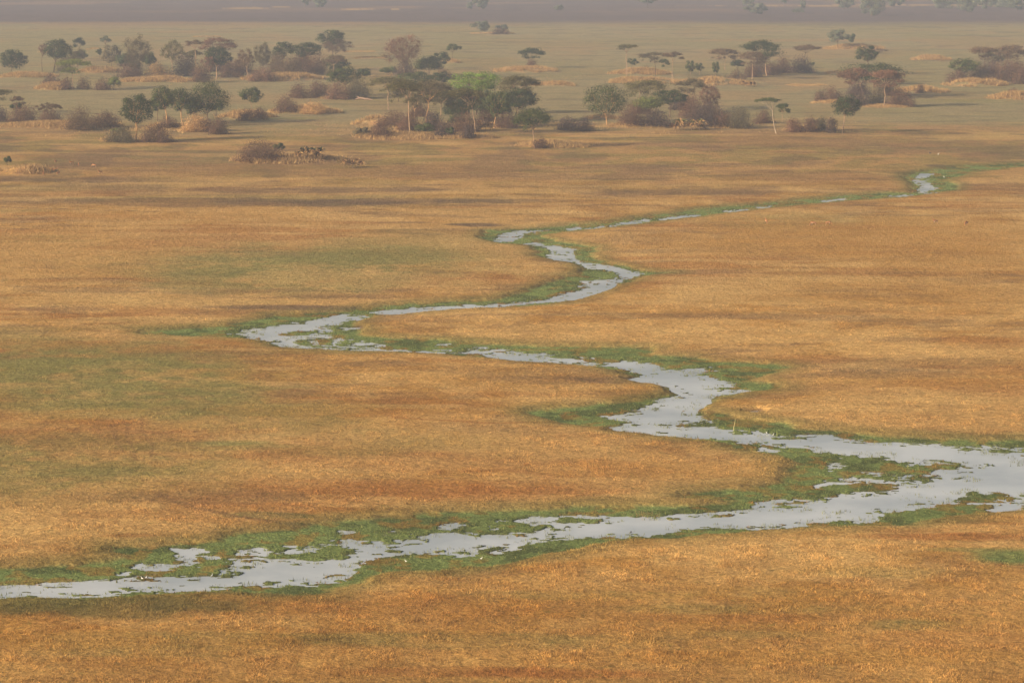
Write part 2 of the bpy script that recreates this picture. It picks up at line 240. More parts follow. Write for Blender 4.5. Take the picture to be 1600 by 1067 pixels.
# ------------------------------------------------------------------ ground sheet
def ground_fields(X, Y):
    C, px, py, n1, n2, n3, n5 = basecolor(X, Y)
    D = np.hypot(X, Y)
    c = {k: np.array(v, np.float32) for k, v in PAL.items()}
    W = sdist(WATER, X, Y, 12.0)
    I = sdist(ISLAND, X, Y, 6.0)
    G = sdist(GREEN, X, Y, 20.0)
    e1 = fbm(X, Y, 2.6, 3); e2 = fbm(X, Y, 0.9, 4, 3)
    inner = sm(0, 1.2, G)
    w = np.minimum(W, -I + .1)
    e3 = fbm(X * .55, Y, .8, 6, 3)
    rag = (e1 - .5) * (1.1 + 1.3 * inner) + (e3 - .5) * (0.7 + 2.2 * inner)
    w = w + np.where(W > .8, np.maximum(rag, -.3 - (1 - sm(.8, 3.0, W)) * 1.2), rag) + .30
    # grass standing in the shallows, on the green sides only
    emer = sm(.60, .66, fbm(X * .6, Y, 1.1, 2, 4)) * sm(4.5, 0.3, W) * sm(-.3, .4, W)
    w = np.where(emer * inner > .62, np.minimum(w, -.12), w)
    # little wet films inside the marsh
    g = G + (n5 - .5) * 3.0 + (e1 - .5) * 2.0
    wet = sm(.66, .72, fbm(X, Y, 2.2, 7, 3)) * sm(2.5, 4.5, g) * sm(-5, -1.0, W)
    w = np.where((wet > .5) & (w < 0), .10, w)
    m = sm(-1.6, .5, g)
    # colour
    gm = c['marsh'] * (0.75 + .55 * n5[:, None])
    gm = gm + (c['dmarsh'] - gm) * (0.8 * sm(.5, .64, fbm(X, Y, 5, 1)))[:, None]
    gm = gm + (c['orange'] * .75 - gm) * (0.45 * sm(.54, .68, fbm(X, Y, 3.0, 6)))[:, None]
    dkb = sm(-7, -1, g) * (1 - m)
    C = C + (c['olive'] * .8 - C) * (0.62 * dkb * (0.5 + n2))[:, None]
    C = C + (gm - C) * m[:, None]
    # dark mud and roots along open banks
    edge = sm(-.9, -.1, w) * (1 - sm(0, .5, w))
    C = C + (c['dark'] * 1.1 - C) * (edge * (.22 + .5 * (1 - inner) * sm(.4, .6, n3)))[:, None]
    C = C + (np.array((.06, .055, .045), np.float32) - C) * sm(-.02, .25, w)[:, None]
    # relief
    land = .02 + .07 * e1 + .42 * sm(.3, -2.2, g) + .35 * sm(-2, -14, g) * n1
    near = 1 - sm(600, 1000, D)
    land = land + near * (.10 * (n3 - .5) + .06 * (e2 - .5)) + (.5 * (fbm(X, Y, 45, 5, 2) - .5)) * sm(-2, -20, g)
    z = np.where(w > 0, -np.minimum(.04 + w * .3, .5), np.minimum(land, .0 + .32 * (-w) + .0 * w))
    mw = np.zeros(len(X), np.float32)
    for x0, x1, yt, yb in MOUNDS:
        s = mpp((x0 + x1) / 2, yb); wd = (x1 - x0) * s; half = min(.42 * wd, 14.0)
        cx, cy0 = at((x0 + x1) / 2, yb); cy = cy0 + half
        k = F * CAMH / (cy0 ** 2)
        h = float(np.clip(((yb - yt) - half * k) * s * .8 - 1.0, .3, 2.4))
        mm = np.nonzero((abs(X - cx) < wd * .7) & (abs(Y - cy) < half * 1.6))[0]
        if not len(mm): continue
        r = np.sqrt(((X[mm] - cx) / (wd * .5)) ** 2 + ((Y[mm] - cy) / half) ** 2) + (n2[mm] - .5) * .45 + (n5[mm] - .5) * .3
        t = sm(1.05, .25, r)
        z[mm] = np.maximum(z[mm], z[mm] + t * h)
        t2 = sm(1.12, .8, r)
        mw[mm] = np.maximum(mw[mm], t2)
        C[mm] = C[mm] + (np.array((.36,.20,.085), np.float32) * (0.5 + 1.0 * n3[mm][:, None]) - C[mm]) * (.8 * t2 * sm(.40, .6, n5[mm] * .5 + n3[mm] * .5))[:, None]
    return C, z.astype(np.float32), w, g, mw

rows = np.concatenate([np.arange(1095, 930, -1.15), np.arange(930, 440, -.95), np.arange(440, 190, -1.1), np.arange(190, 26, -1.0), np.arange(26, -62, -2.0)])
rr = np.array([at(800, r)[1] for r in rows])
rnear = np.geomspace(4, rr[0] * .985, 40); rfar = np.geomspace(rr[-1] * 1.04, 12000, 26)
R = np.concatenate([rnear, rr, rfar])
dense = np.radians(np.arange(-12.4, 12.4, .0215))
side = np.radians(12.4) + (np.linspace(0, 1, 64)[1:] ** 1.7) * (math.pi - np.radians(12.4))
PHI = np.concatenate([-side[::-1], dense, side])[1:]      # the seam closes on itself behind the camera
NR, NP = len(R), len(PHI)
XX = (R[:, None] * np.sin(PHI)[None]).ravel(); YY = (R[:, None] * np.cos(PHI)[None]).ravel()
front = YY > 20
Cg = np.tile(np.array(PAL['straw'], np.float32), (NR * NP, 1)); Zg = np.full(NR * NP, .3, np.float32); Wg = np.full(NR * NP, -12., np.float32); Gg = np.full(NR * NP, -20., np.float32); Mg = np.zeros(NR * NP, np.float32)
fi = np.nonzero(front)[0]
for k in range(0, len(fi), 400000):
    b = fi[k:k + 400000]
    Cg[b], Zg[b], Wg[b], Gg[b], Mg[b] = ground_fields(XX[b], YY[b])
def mesh_np(name, V, Fq, col=None, smooth=False, nv=4):
    me = bpy.data.meshes.new(name)
    V = np.asarray(V, np.float32); Fq = np.asarray(Fq, np.int32)
    me.vertices.add(len(V)); me.vertices.foreach_set('co', V.ravel())
    n = len(Fq)
    me.loops.add(n * nv); me.loops.foreach_set('vertex_index', Fq.ravel())
    me.polygons.add(n)
    me.polygons.foreach_set('loop_start', np.arange(0, n * nv, nv, dtype=np.int32))
    try: me.polygons.foreach_set('loop_total', np.full(n, nv, np.int32))
    except Exception: pass
    if smooth: me.polygons.foreach_set('use_smooth', np.ones(n, bool))
    me.update(calc_edges=True)
    if col is not None:
        a = me.color_attributes.new('Col', 'FLOAT_COLOR', 'POINT')
        rgba = np.ones((len(V), 4), np.float32); rgba[:, :3] = col
        a.data.foreach_set('color', rgba.ravel())
    return me
def link(name, me, mat=None, parent=None, loc=None):
    o = bpy.data.objects.new(name, me); COL.objects.link(o)
    if mat is not None: me.materials.clear(); me.materials.append(mat)
    if parent is not None: o.parent = parent
    if loc is not None: o.location = loc
    return o
def tag(o, label=None, cat=None, group=None, kind=None):
    if label: o['label'] = label
    if cat: o['category'] = cat
    if group: o['group'] = group
    if kind: o['kind'] = kind
    return o

# ------------------------------------------------------------------ materials
def newmat(name):
    m = bpy.data.materials.new(name); m.use_nodes = True
    n = m.node_tree; p = n.nodes['Principled BSDF']
    return m, n, p
def N(n, t, **kw):
    q = n.nodes.new(t)
    for k, v in kw.items(): q.inputs[k].default_value = v
    return q
def attr_mat(name, rough=.9, var=.35, scale=1.5, spec=.15, transl=0.0):
    m, n, p = newmat(name)
    a = n.nodes.new('ShaderNodeAttribute'); a.attribute_name = 'Col'
    tx = n.nodes.new('ShaderNodeNewGeometry')
    nz = N(n, 'ShaderNodeTexNoise', Scale=scale, Detail=3.0)
    n.links.new(tx.outputs['Position'], nz.inputs['Vector'])
    mr = n.nodes.new('ShaderNodeMapRange'); mr.inputs['From Min'].default_value = .3; mr.inputs['From Max'].default_value = .7
    mr.inputs['To Min'].default_value = 1 - var; mr.inputs['To Max'].default_value = 1 + var
    n.links.new(nz.outputs['Fac'], mr.inputs['Value'])
    mu = n.nodes.new('ShaderNodeVectorMath'); mu.operation = 'SCALE'
    n.links.new(a.outputs['Color'], mu.inputs[0]); n.links.new(mr.outputs[0], mu.inputs['Scale'])
    n.links.new(mu.outputs[0], p.inputs['Base Color'])
    p.inputs['Roughness'].default_value = rough
    p.inputs['Specular IOR Level'].default_value = spec
    if transl > 0:
        t = n.nodes.new('ShaderNodeBsdfTranslucent'); n.links.new(mu.outputs[0], t.inputs['Color'])
        ms = n.nodes.new('ShaderNodeMixShader'); ms.inputs[0].default_value = transl
        n.links.new(p.outputs[0], ms.inputs[1]); n.links.new(t.outputs[0], ms.inputs[2])
        n.links.new(ms.outputs[0], n.nodes['Material Output'].inputs['Surface'])
    return m
def ground_mat():
    m, n, p = newmat('plain_grass')
    a = n.nodes.new('ShaderNodeAttribute'); a.attribute_name = 'Col'
    g = n.nodes.new('ShaderNodeNewGeometry')
    def noise(sc, det, rough=.6, vec=None):
        q = N(n, 'ShaderNodeTexNoise', Scale=sc, Detail=det, Roughness=rough)
        n.links.new(vec or g.outputs['Position'], q.inputs['Vector']); return q.outputs['Fac']
    def rng(v, a0, a1, b0, b1):
        q = n.nodes.new('ShaderNodeMapRange'); q.inputs['From Min'].default_value = a0; q.inputs['From Max'].default_value = a1
        q.inputs['To Min'].default_value = b0; q.inputs['To Max'].default_value = b1; n.links.new(v, q.inputs['Value']); return q.outputs[0]
    def math_(op, a_, b_):
        q = n.nodes.new('ShaderNodeMath'); q.operation = op
        for i, v in enumerate((a_, b_)):
            if isinstance(v, (int, float)): q.inputs[i].default_value = v
            else: n.links.new(v, q.inputs[i])
        return q.outputs[0]
    fine = noise(2.4, 5, .72); mid = noise(.95, 4, .65); big = noise(.09, 3)
    f = math_('MULTIPLY', rng(fine, .32, .68, .60, 1.42), rng(mid, .32, .68, .78, 1.22))
    f = math_('MULTIPLY', f, rng(big, .3, .7, .90, 1.10))
    sc = n.nodes.new('ShaderNodeVectorMath'); sc.operation = 'SCALE'
    n.links.new(a.outputs['Color'], sc.inputs[0]); n.links.new(f, sc.inputs['Scale'])
    # bleached blades and green shoots
    blade = n.nodes.new('ShaderNodeMix'); blade.data_type = 'RGBA'
    n.links.new(math_('MULTIPLY', rng(noise(1.7, 5, .75), .56, .66, 0, .5), rng(mid, .4, .6, .3, 1)), blade.inputs[0])
    n.links.new(sc.outputs[0], blade.inputs[6])
    br = n.nodes.new('ShaderNodeVectorMath'); br.operation = 'SCALE'; br.inputs['Scale'].default_value = 1.45
    n.links.new(a.outputs['Color'], br.inputs[0]); n.links.new(br.outputs[0], blade.inputs[7])
    gr = n.nodes.new('ShaderNodeMix'); gr.data_type = 'RGBA'
    q1 = N(n, 'ShaderNodeTexNoise', Scale=.8, Detail=5.0, Roughness=.7); off = n.nodes.new('ShaderNodeVectorMath'); off.inputs[1].default_value = (300, 70, 9)
    n.links.new(g.outputs['Position'], off.inputs[0]); n.links.new(off.outputs[0], q1.inputs['Vector'])
    n.links.new(rng(q1.outputs['Fac'], .58, .68, 0, .42), gr.inputs[0])
    n.links.new(blade.outputs[2], gr.inputs[6]); gr.inputs[7].default_value = (.10, .13, .035, 1)
    n.links.new(gr.outputs[2], p.inputs['Base Color'])
    p.inputs['Roughness'].default_value = 1.0; p.inputs['Specular IOR Level'].default_value = 0.0
    bp = N(n, 'ShaderNodeBump', Strength=.9, Distance=.25)
    n.links.new(math_('ADD', fine, math_('MULTIPLY', mid, 1.6)), bp.inputs['Height']); n.links.new(bp.outputs[0], p.inputs['Normal'])
    return m
M_ground = ground_mat()
M_leaf = attr_mat('foliage', .85, .3, .7, .15, .12)
M_bark = attr_mat('bark', .9, .3, 2.5, .1)
M_grass = attr_mat('grass_blades', .9, .25, 1.2, .1, .15)
M_fur = attr_mat('fur', .8, .15, 6, .2)

co = np.stack([XX, YY, Zg], 1)
ii = np.arange(NR - 1)[:, None] * NP; jj = np.arange(NP)[None]
a0 = (ii + jj); a1 = (ii + (jj + 1) % NP)
quads = np.stack([a0, a0 + NP, a1 + NP, a1], -1).reshape(-1, 4)
quads = quads[:, ::-1]
# close the middle under the camera
co = np.vstack([co, [[0, 0, .3]]]); Cg2 = np.vstack([Cg, Cg[:1]])
gm_ = mesh_np('ground', co, quads, Cg2, smooth=True)
import bmesh
_b = bmesh.new(); _b.from_mesh(gm_); _b.verts.ensure_lookup_table()
cv = _b.verts[NR * NP]
for j in range(NP): _b.faces.new((cv, _b.verts[(j + 1) % NP], _b.verts[j]))
_b.to_mesh(gm_); _b.free()
ground = link('ground', gm_, M_ground); tag(ground, kind='structure')
_g0 = gm_.polygons[NR * NP // 2]
if _g0.normal.z < 0: gm_.flip_normals()

def gidx(x, y):
    r = np.hypot(x, y); ph = np.arctan2(x, y)
    i = np.clip(np.interp(r, R, np.arange(NR)), 0, NR - 1.001); j = np.clip(np.interp(ph, PHI, np.arange(NP)), 0, NP - 1.001)
    return i, j
def gz(x, y):
    i, j = gidx(np.atleast_1d(x), np.atleast_1d(y)); i0 = i.astype(int); j0 = j.astype(int); fi_, fj = i - i0, j - j0
    Z = Zg.reshape(NR, NP)
    return (Z[i0, j0] * (1 - fi_) * (1 - fj) + Z[i0 + 1, j0] * fi_ * (1 - fj) + Z[i0, j0 + 1] * (1 - fi_) * fj + Z[i0 + 1, j0 + 1] * fi_ * fj)
def gnear(A, x, y):
    i, j = gidx(x, y)
    return A[(np.round(i).astype(int)) * NP + np.round(j).astype(int)]
def foot(px, py):
    """where the ray through a base pixel meets the relief of the ground"""
    z = 0.0
    for _ in range(6):
        x, y = at(px, py, z); z = z * .4 + .6 * float(gz(float(x), float(y))[0])
    return float(x), float(y), float(gz(float(x), float(y))[0])

# ------------------------------------------------------------------ river water
wm, wn, wp = newmat('river_water')
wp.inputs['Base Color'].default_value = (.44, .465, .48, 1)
wp.inputs['Roughness'].default_value = .15
silt_sheen = wn.nodes.new('ShaderNodeTexNoise'); silt_sheen.inputs['Scale'].default_value = .06; silt_sheen.inputs['Detail'].default_value = 5.0
ramp = wn.nodes.new('ShaderNodeMix'); ramp.data_type = 'RGBA'; ramp.inputs[6].default_value = (.36, .39, .405, 1); ramp.inputs[7].default_value = (.52, .54, .55, 1)  # silty greys lightened to stand in for the bright sky reflection
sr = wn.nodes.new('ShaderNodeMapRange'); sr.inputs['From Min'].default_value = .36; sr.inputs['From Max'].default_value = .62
wp.inputs['IOR'].default_value = 1.33
g = wn.nodes.new('ShaderNodeNewGeometry'); q = N(wn, 'ShaderNodeTexNoise', Scale=1.3, Detail=3.0)
wn.links.new(g.outputs['Position'], silt_sheen.inputs['Vector']); wn.links.new(silt_sheen.outputs['Fac'], sr.inputs['Value']); wn.links.new(sr.outputs[0], ramp.inputs[0]); wn.links.new(ramp.outputs[2], wp.inputs['Base Color'])
wn.links.new(g.outputs['Position'], q.inputs['Vector'])
b = N(wn, 'ShaderNodeBump', Strength=.10, Distance=.03); wn.links.new(q.outputs['Fac'], b.inputs['Height']); wn.links.new(b.outputs[0], wp.inputs['Normal'])
wv = []
xa, ya = at(-140, 960); xb, yb_ = at(1740, 250)
wy = np.geomspace(235, 860, 12)
V = []; Q = []
for k, y in enumerate(wy):
    for s in (-1, 1): V.append((s * y * .235, y, 0))
    if k: Q.append((2 * k - 2, 2 * k - 1, 2 * k + 1, 2 * k))
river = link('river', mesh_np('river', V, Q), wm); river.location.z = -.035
tag(river, kind='structure')

# ------------------------------------------------------------------ grass blades
rs = np.random.RandomState(11)
def blades(name, x, y, h, wdt, col, nb, spread, seed, lean=.35):
    """tufts: nb tapering blades each"""
    r = np.random.RandomState(seed); n = len(x)
    z = np.maximum(gz(x, y), -.07)
    x = np.repeat(x, nb); y = np.repeat(y, nb); z = np.repeat(z, nb); h = np.repeat(h, nb) * r.uniform(.6, 1.15, n * nb); col = np.repeat(col, nb, 0)
    sp = np.repeat(spread, nb) if np.ndim(spread) else spread
    x = x + r.normal(0, 1, n * nb) * sp; y = y + r.normal(0, 1, n * nb) * sp
    a = r.uniform(0, 2 * math.pi, n * nb); w = wdt * h
    dx, dy = np.cos(a) * w * .5, np.sin(a) * w * .5
    la = r.uniform(0, 2 * math.pi, n * nb); ll = h * r.uniform(.0, lean, n * nb) * 1.6
    lx, ly = np.cos(la) * ll, np.sin(la) * ll
    V = np.empty((n * nb, 3, 3), np.float32)
    V[:, 0] = np.stack([x - dx, y - dy, z - .03], 1); V[:, 1] = np.stack([x + dx, y + dy, z - .03], 1); V[:, 2] = np.stack([x + lx, y + ly, z + h], 1)
    c = col * r.uniform(.7, 1.35, (n * nb, 1)); c = np.repeat(c, 3, 0)
    return mesh_np(name, V.reshape(-1, 3), np.arange(n * nb * 3).reshape(-1, 3), c, nv=3)
def inframe(n, y0, y1, pad=40):
    """random ground points whose picture rows lie between y0 and y1, even on the ground"""
    _, d1 = at(800, y0); _, d0 = at(800, y1)
    d = np.sqrt(rs.uniform(d0 ** 2, d1 ** 2, n)); u = rs.uniform(-(800 + pad) / F, (800 + pad) / F, n)
    return d * u, d
# short dry pasture in front and beyond the river
xs, ys = [], []
for n, ya, yb2 in ((70000, 860, 1110), (70000, 640, 860), (45000, 480, 640)):
    x, y = inframe(n, ya, yb2); xs.append(x); ys.append(y)
x = np.concatenate(xs); y = np.concatenate(ys)
w_, g_ = gnear(Wg, x, y), gnear(Gg, x, y)
dn = fbm(x, y, 2.4, 3); keep = (w_ < -.3) & (g_ < -.6) & (dn + rs.uniform(-.34, .34, len(x)) > .44)
x, y = x[keep], y[keep]
cc = gnear(Cg, x, y) * np.array((1.12, 1.12, 1.12)) * (0.45 + 1.2 * fbm(x, y, 1.3, 5, 3)[:, None])
hh = .12 + .15 * np.clip(dn[keep] - .4, 0, 1) / .4
dry = link('dry_grass', blades('dry_grass', x, y, hh, .28, cc, 6, .24, 5, .9), M_grass)
tag(dry, 'short straw coloured grass covering the plain round the river', 'grass', kind='stuff')
# green and rusty marsh grass in the belt and in the shallows
x, y = inframe(420000, 262, 950)
w_, g_ = gnear(Wg, x, y), gnear(Gg, x, y)
keep = (g_ > -.4) & (w_ < .05) & ((w_ > -1.6) | (rs.uniform(0, 1, len(x)) < .30))
x, y = x[keep], y[keep]
t = rs.uniform(0, 1, (len(x), 1))
gc = np.array((.145, .185, .06)) * (1 - t) + np.array((.22, .22, .07)) * t
rust = (fbm(x, y, 3.0, 6) > .60)[:, None]
gc = np.where(rust, np.array((.24, .13, .04)), gc)
mg = link('marsh_grass', blades('marsh_grass', x, y, .14 + .2 * rs.uniform(0, 1, len(x)) ** 2, .26, gc, 3, .12, 6, .4), M_grass)
tag(mg, 'green and rusty marsh grass edging the winding river', 'marsh grass', kind='stuff')
# emergent stems out in the shallow water
x, y = inframe(260000, 500, 945)
w_, g_ = gnear(Wg, x, y), gnear(Gg, x, y); en = fbm(x, y, 2.0, 2, 3)
keep = (w_ > -.1) & (w_ < 2.4) & (g_ > .6) & (en > .50 + .035 * np.clip(w_, 0, 3)) & (rs.uniform(0, 1, len(x)) < .5)
x, y = x[keep], y[keep]
st = link('water_reeds', blades('water_reeds', x, y, .20 + .24 * rs.uniform(0, 1, len(x)), .22, np.tile((.16, .17, .06), (len(x), 1)), 2, .10, 9, .3), M_grass)
tag(st, 'thin green stems standing in the shallow river edges', 'reeds', kind='stuff')
# tall golden grass on the hummocks
px_, py_, ph_ = [], [], []
for x0, x1, yt, yb in MOUNDS:
    s = mpp((x0 + x1) / 2, yb); wd = (x1 - x0) * s; half = min(.42 * wd, 14.0)
    cx, cy0 = at((x0 + x1) / 2, yb); cy = cy0 + half
    n = int(min(5200, 24 + wd * half * 5.2))
    a = rs.uniform(0, 2 * math.pi, n); r = np.sqrt(rs.uniform(0, 1.1, n))
    X, Y = cx + r * np.cos(a) * wd * .52, cy + r * np.sin(a) * half * 1.04
    k = (gnear(Mg, X, Y) > .3) & (fbm(X, Y, 7, 2, 3) + rs.uniform(-.12, .12, len(X)) > .45)
    px_.append(X[k]); py_.append(Y[k]); ph_.append(np.full(k.sum(), min(1.7, max(.8, (yb - yt) * s * .38))))
for x0, x1, yb, hgt, n in ((1004, 1016, 805, .7, 16), (0, 380, 203, 1.3, 1500), (380, 1200, 204, 1.2, 900), (560, 960, 200, 1.3, 900), (1170, 1330, 200, 1.0, 260), (470, 1600, 128, 1.2, 500), (100, 640, 124, 1.2, 700)):
    X, Y = at(rs.uniform(x0, x1, n), yb + rs.normal(0, 1.6 if n < 100 else 5, n))
    k = fbm(X, Y, 18, 4) > (.0 if n < 100 else .52)
    px_.append(X[k]); py_.append(Y[k]); ph_.append(np.full(k.sum(), hgt * .7))
X, Y, Hh = map(np.concatenate, (px_, py_, ph_))
Hh = Hh * rs.uniform(.55, 1.25, len(Hh))
t = rs.uniform(0, 1, (len(X), 1)); gc = np.array((.46, .30, .13)) * (1 - t) + np.array((.26, .16, .075)) * t
tg = link('tall_golden_grass', blades('tall_golden_grass', X, Y, Hh * .82, .18, gc, 7, .9, 8, .75), M_grass)
tag(tg, 'tall golden grass on the low hummocks around the trees', 'tall grass', kind='stuff')

# ------------------------------------------------------------------ plants
def tube(V, Fc, pts, rad, n=6):
    """tapering limb through pts"""
    pts = [Vector(p) for p in pts]; base = None
    for k, p in enumerate(pts):
        d = (pts[min(k + 1, len(pts) - 1)] - pts[max(k - 1, 0)]).normalized()
        u = d.cross(Vector((0.31, .95, 0.05))).normalized(); v = d.cross(u)
        b0 = len(V)
        for i in range(n):
            a = 2 * math.pi * i / n; q = p + (u * math.cos(a) + v * math.sin(a)) * rad[k]
            V.append((q.x, q.y, q.z))
        if k:
            for i in range(n): Fc.append((base + i, base + (i + 1) % n, b0 + (i + 1) % n, b0 + i))
        base = b0
def curve(p, q, sag, rnd, n=4, j=.06):
    p, q = Vector(p), Vector(q); L = (q - p).length; out = []
    for i in range(n + 1):
        t = i / n; v = p.lerp(q, t)
        v.z += sag * L * math.sin(math.pi * t)
        if 0 < i < n: v += Vector((rnd.uniform(-j, j), rnd.uniform(-j, j), rnd.uniform(-j, j))) * L
        out.append(v)
    return out
def leaves(pos, out, size, asp, col, r, flat=0.0, up=0.0, narrow=False):
    """one small quad per spray of leaves or twigs"""
    n = len(pos)
    nrm = r.normal(0, 1, (n, 3)); nrm /= np.linalg.norm(nrm, axis=1)[:, None]
    nrm = nrm * (1 - flat) + out * flat; nrm[:, 2] += up
    nrm /= np.linalg.norm(nrm, axis=1)[:, None] + 1e-6
    t = np.cross(nrm, r.normal(0, 1, (n, 3))); t /= np.linalg.norm(t, axis=1)[:, None] + 1e-6
    b = np.cross(nrm, t); s = size * r.uniform(.6, 1.4, n)
    a_ = (t * (s * .5)[:, None]); b_ = (b * (s * .5 * asp)[:, None])
    V = np.stack([pos - a_, pos - b_ * .9, pos + a_, pos + b_ * .9], 1)      # diamond
    return V.reshape(-1, 3), np.arange(n * 4).reshape(-1, 4), np.repeat(col, 4, 0)
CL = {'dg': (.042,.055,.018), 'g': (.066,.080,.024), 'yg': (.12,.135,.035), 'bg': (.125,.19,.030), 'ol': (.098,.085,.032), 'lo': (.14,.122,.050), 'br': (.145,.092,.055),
 'pb': (.130,.070,.045), 'rb': (.19,.10,.065), 'gb': (.125,.10,.055), 'gy': (.10,.11,.075), 'dry': (.42,.25,.105), 'bp': (.090,.058,.050)}
BK = {'pale': (.31,.205,.13), 'brown': (.13,.085,.055), 'gold': (.42,.245,.115), 'white': (.32,.25,.18)}
KN = {'round': ('leafy_tree', 'tree'), 'umb': ('flat_topped_tree', 'tree'), 'bare': ('bare_tree', 'tree'), 'bush': ('thorn_bush', 'bush'), 'gbush': ('green_bush', 'bush'), 'palm': ('wild_palm', 'palm')}
GR = {'round': 'leafy trees on the plain', 'umb': 'flat topped trees on the plain', 'bare': 'bare brown trees on the plain', 'bush': 'brown thorn bushes on the plain', 'gbush': 'green bushes on the plain', 'palm': 'wild palm clumps on the plain'}
seed_ = [100]
def plant(kind, x, yb, yt, x0, x1, ybot, col, label, bark='brown', fork=None):
    seed_[0] += 1; sd = seed_[0]; rnd = random.Random(sd); r = np.random.RandomState(sd)
    bx, by, bz = foot(x, yb); s = (by * CT + (CAMH - bz) * ST) / F
    root = bpy.data.objects.new(KN[kind][0], None); COL.objects.link(root)
    root.location = (bx, by, bz - .05); root.empty_display_size = 1
    tag(root, label, KN[kind][1], GR[kind])
    if kind == 'round': ybot = ybot + (ybot - yt) * .10; g_ = (x1 - x0) * .07; x0 -= g_; x1 += g_
    if kind == 'umb': g_ = (x1 - x0) * .07; x0 -= g_; x1 += g_; ybot += (ybot - yt) * .2
    if kind == 'bush': yt -= (yb - yt) * (.32 if 95 < yb < 130 else .16)
    cx = ((x0 + x1) / 2 - x) * s; rx = (x1 - x0) / 2 * s; z1 = (yb - yt) * s; z0 = (yb - ybot) * s
    rz = (z1 - z0) / 2; cz = (z1 + z0) / 2; ry = rx * .85
    base = np.array(CL[col]) * (1.0 if col in ('gy', 'bg', 'dry', 'yg') else .84); area = (x1 - x0) * (ybot - yt)
    V, Fc = [], []; P, O, K = [], [], []
    def lobe(c, rad, n, shell=.55, k=1.0):
        d = r.normal(0, 1, (n, 3)); d /= np.linalg.norm(d, axis=1)[:, None]
        rr_ = r.uniform(shell, 1.06, n)[:, None]
        # clump the sprays so gaps open between them
        P.append(np.array(c) + d * rr_ * np.array(rad)); O.append(d)
        K.append(base * k * r.uniform(.72, 1.34, (n, 1)) * (1 + r.normal(0, .04, (n, 3))))
    if kind in ('round', 'gbush'):
        nl = int(np.clip(area / 75, 9, 26)) if kind == 'round' else int(np.clip(area / 60, 6, 18))
        n = int(np.clip(area * 2.6, 450, 6500)) // nl
        ends = []
        for k in range(nl):
            ga = k * 2.39996 + rnd.uniform(-.4, .4); zz = 1 - 2 * (k + .5) / nl; q = math.sqrt(1 - zz * zz)
            if kind == 'gbush': zz = abs(zz) * 1.1 - .25
            f = rnd.uniform(.58, .84)
            lr = rnd.uniform(.24, .46)
            lr = lr * (1.12 if kind == 'gbush' else 1.0)
            c = (cx + rx * f * q * math.cos(ga), ry * f * q * math.sin(ga), cz + rz * f * zz)
            lobe(c, (rx * lr * 1.05, ry * lr * 1.05, max(rz * lr, .5)), n, .5, rnd.uniform(.82, 1.22)); ends.append(c)
        lobe((cx, 0, cz), (rx * .55, ry * .55, rz * .55), n, .2, .9)
        leaf = (.62 * s / .25 * .68, .8, .78, .1)
    elif kind == 'umb':
        nl = int(np.clip((x1 - x0) / 3.2, 9, 26)); n = int(np.clip(area * 4.2, 700, 8500)) // nl
        ends = []
        for k in range(nl):
            ga = k * 2.39996 + rnd.uniform(-.5, .5); q = math.sqrt((k + .5) / nl) * .84
            drop = (q ** 2) * .95 + rnd.uniform(0, .75) * (rnd.random() < .45)
            lrx = rx * rnd.uniform(.24, .44)
            lz = min(max(rz * .46, .6), 2.2)
            c = (cx + (rx - lrx * .8) * q * math.cos(ga) * 1.28, ry * 1.12 * q * math.sin(ga), z1 - lz - drop * (z1 - z0 - lz) * .78)
            lobe(c, (lrx, lrx, lz * rnd.uniform(.7, 1.1)), n, .15, rnd.uniform(.8, 1.22)); ends.append(c)
        for k in range(int(nl * .6) if x1 - x0 > 46 and yb != 232 else 0):
            ga = rnd.uniform(0, 6.283); q = rnd.uniform(.1, .72)
            c = (cx + rx * q * math.cos(ga), ry * q * math.sin(ga), z0 - (z0 - z1 * .42) * rnd.uniform(0, .55))
            lobe(c, (rx * .2, rx * .2, rx * .11), n // 4, .1, rnd.uniform(.7, 1.1))
        leaf = (.52 * s / .25 * .75, .65, .45, .15)
    elif kind == 'bare':
        nl = int(np.clip(area / 60, 12, 34)); n = int(np.clip(area * 3.4, 700, 8500)) // nl
        ends = []
        for k in range(nl):
            ga = k * 2.39996; zz = 1 - 2 * (k + .5) / nl; q = math.sqrt(max(0, 1 - zz * zz)); f = rnd.uniform(.45, .84); lr = rnd.uniform(.20, .34)
            c = (cx + rx * f * q * math.cos(ga), ry * f * q * math.sin(ga), cz + rz * f * zz)
            lobe(c, (rx * lr, ry * lr, rz * lr), n, .1, rnd.uniform(.8, 1.25)); ends.append(c)
        leaf = (.75 * s / .25 * .7, .26, 0, .1)
    elif kind == 'bush':
        z0 = 0; nl = int(np.clip((x1 - x0) / (yb - yt + 1) * 5 + area / 160, 7, 26)); n = int(np.clip(area * 4.0, 600, 8000)) // nl
        ends = []
        for k in range(nl):
            u = -1 + 2 * (k + .5) / nl + rnd.uniform(-.1, .1); lw = z1 * rnd.uniform(.30, .52); lw = min(lw, rx * .75)
            top = z1 * math.sqrt(max(.12, 1 - .72 * u * u)) * rnd.uniform(.82, 1.15)
            dep = max(min(rx, z1 * 1.1) * .8, .8)
            c = (cx + u * (rx - lw * .6), rnd.uniform(-1, 1) * dep, max(top - lw, lw * .35))
            lobe(c, (lw * 1.15, lw * 1.15, lw), n // 2, .35, rnd.uniform(.78, 1.25))
            lobe((c[0], c[1], max(c[2] * .45, .3)), (lw * 1.2, lw * 1.1, max(c[2] * .6, .5)), n - n // 2, .3, rnd.uniform(.75, 1.15)); ends.append(c)
        leaf = (.62 * s / .25 * .74, .42, .6, .05)
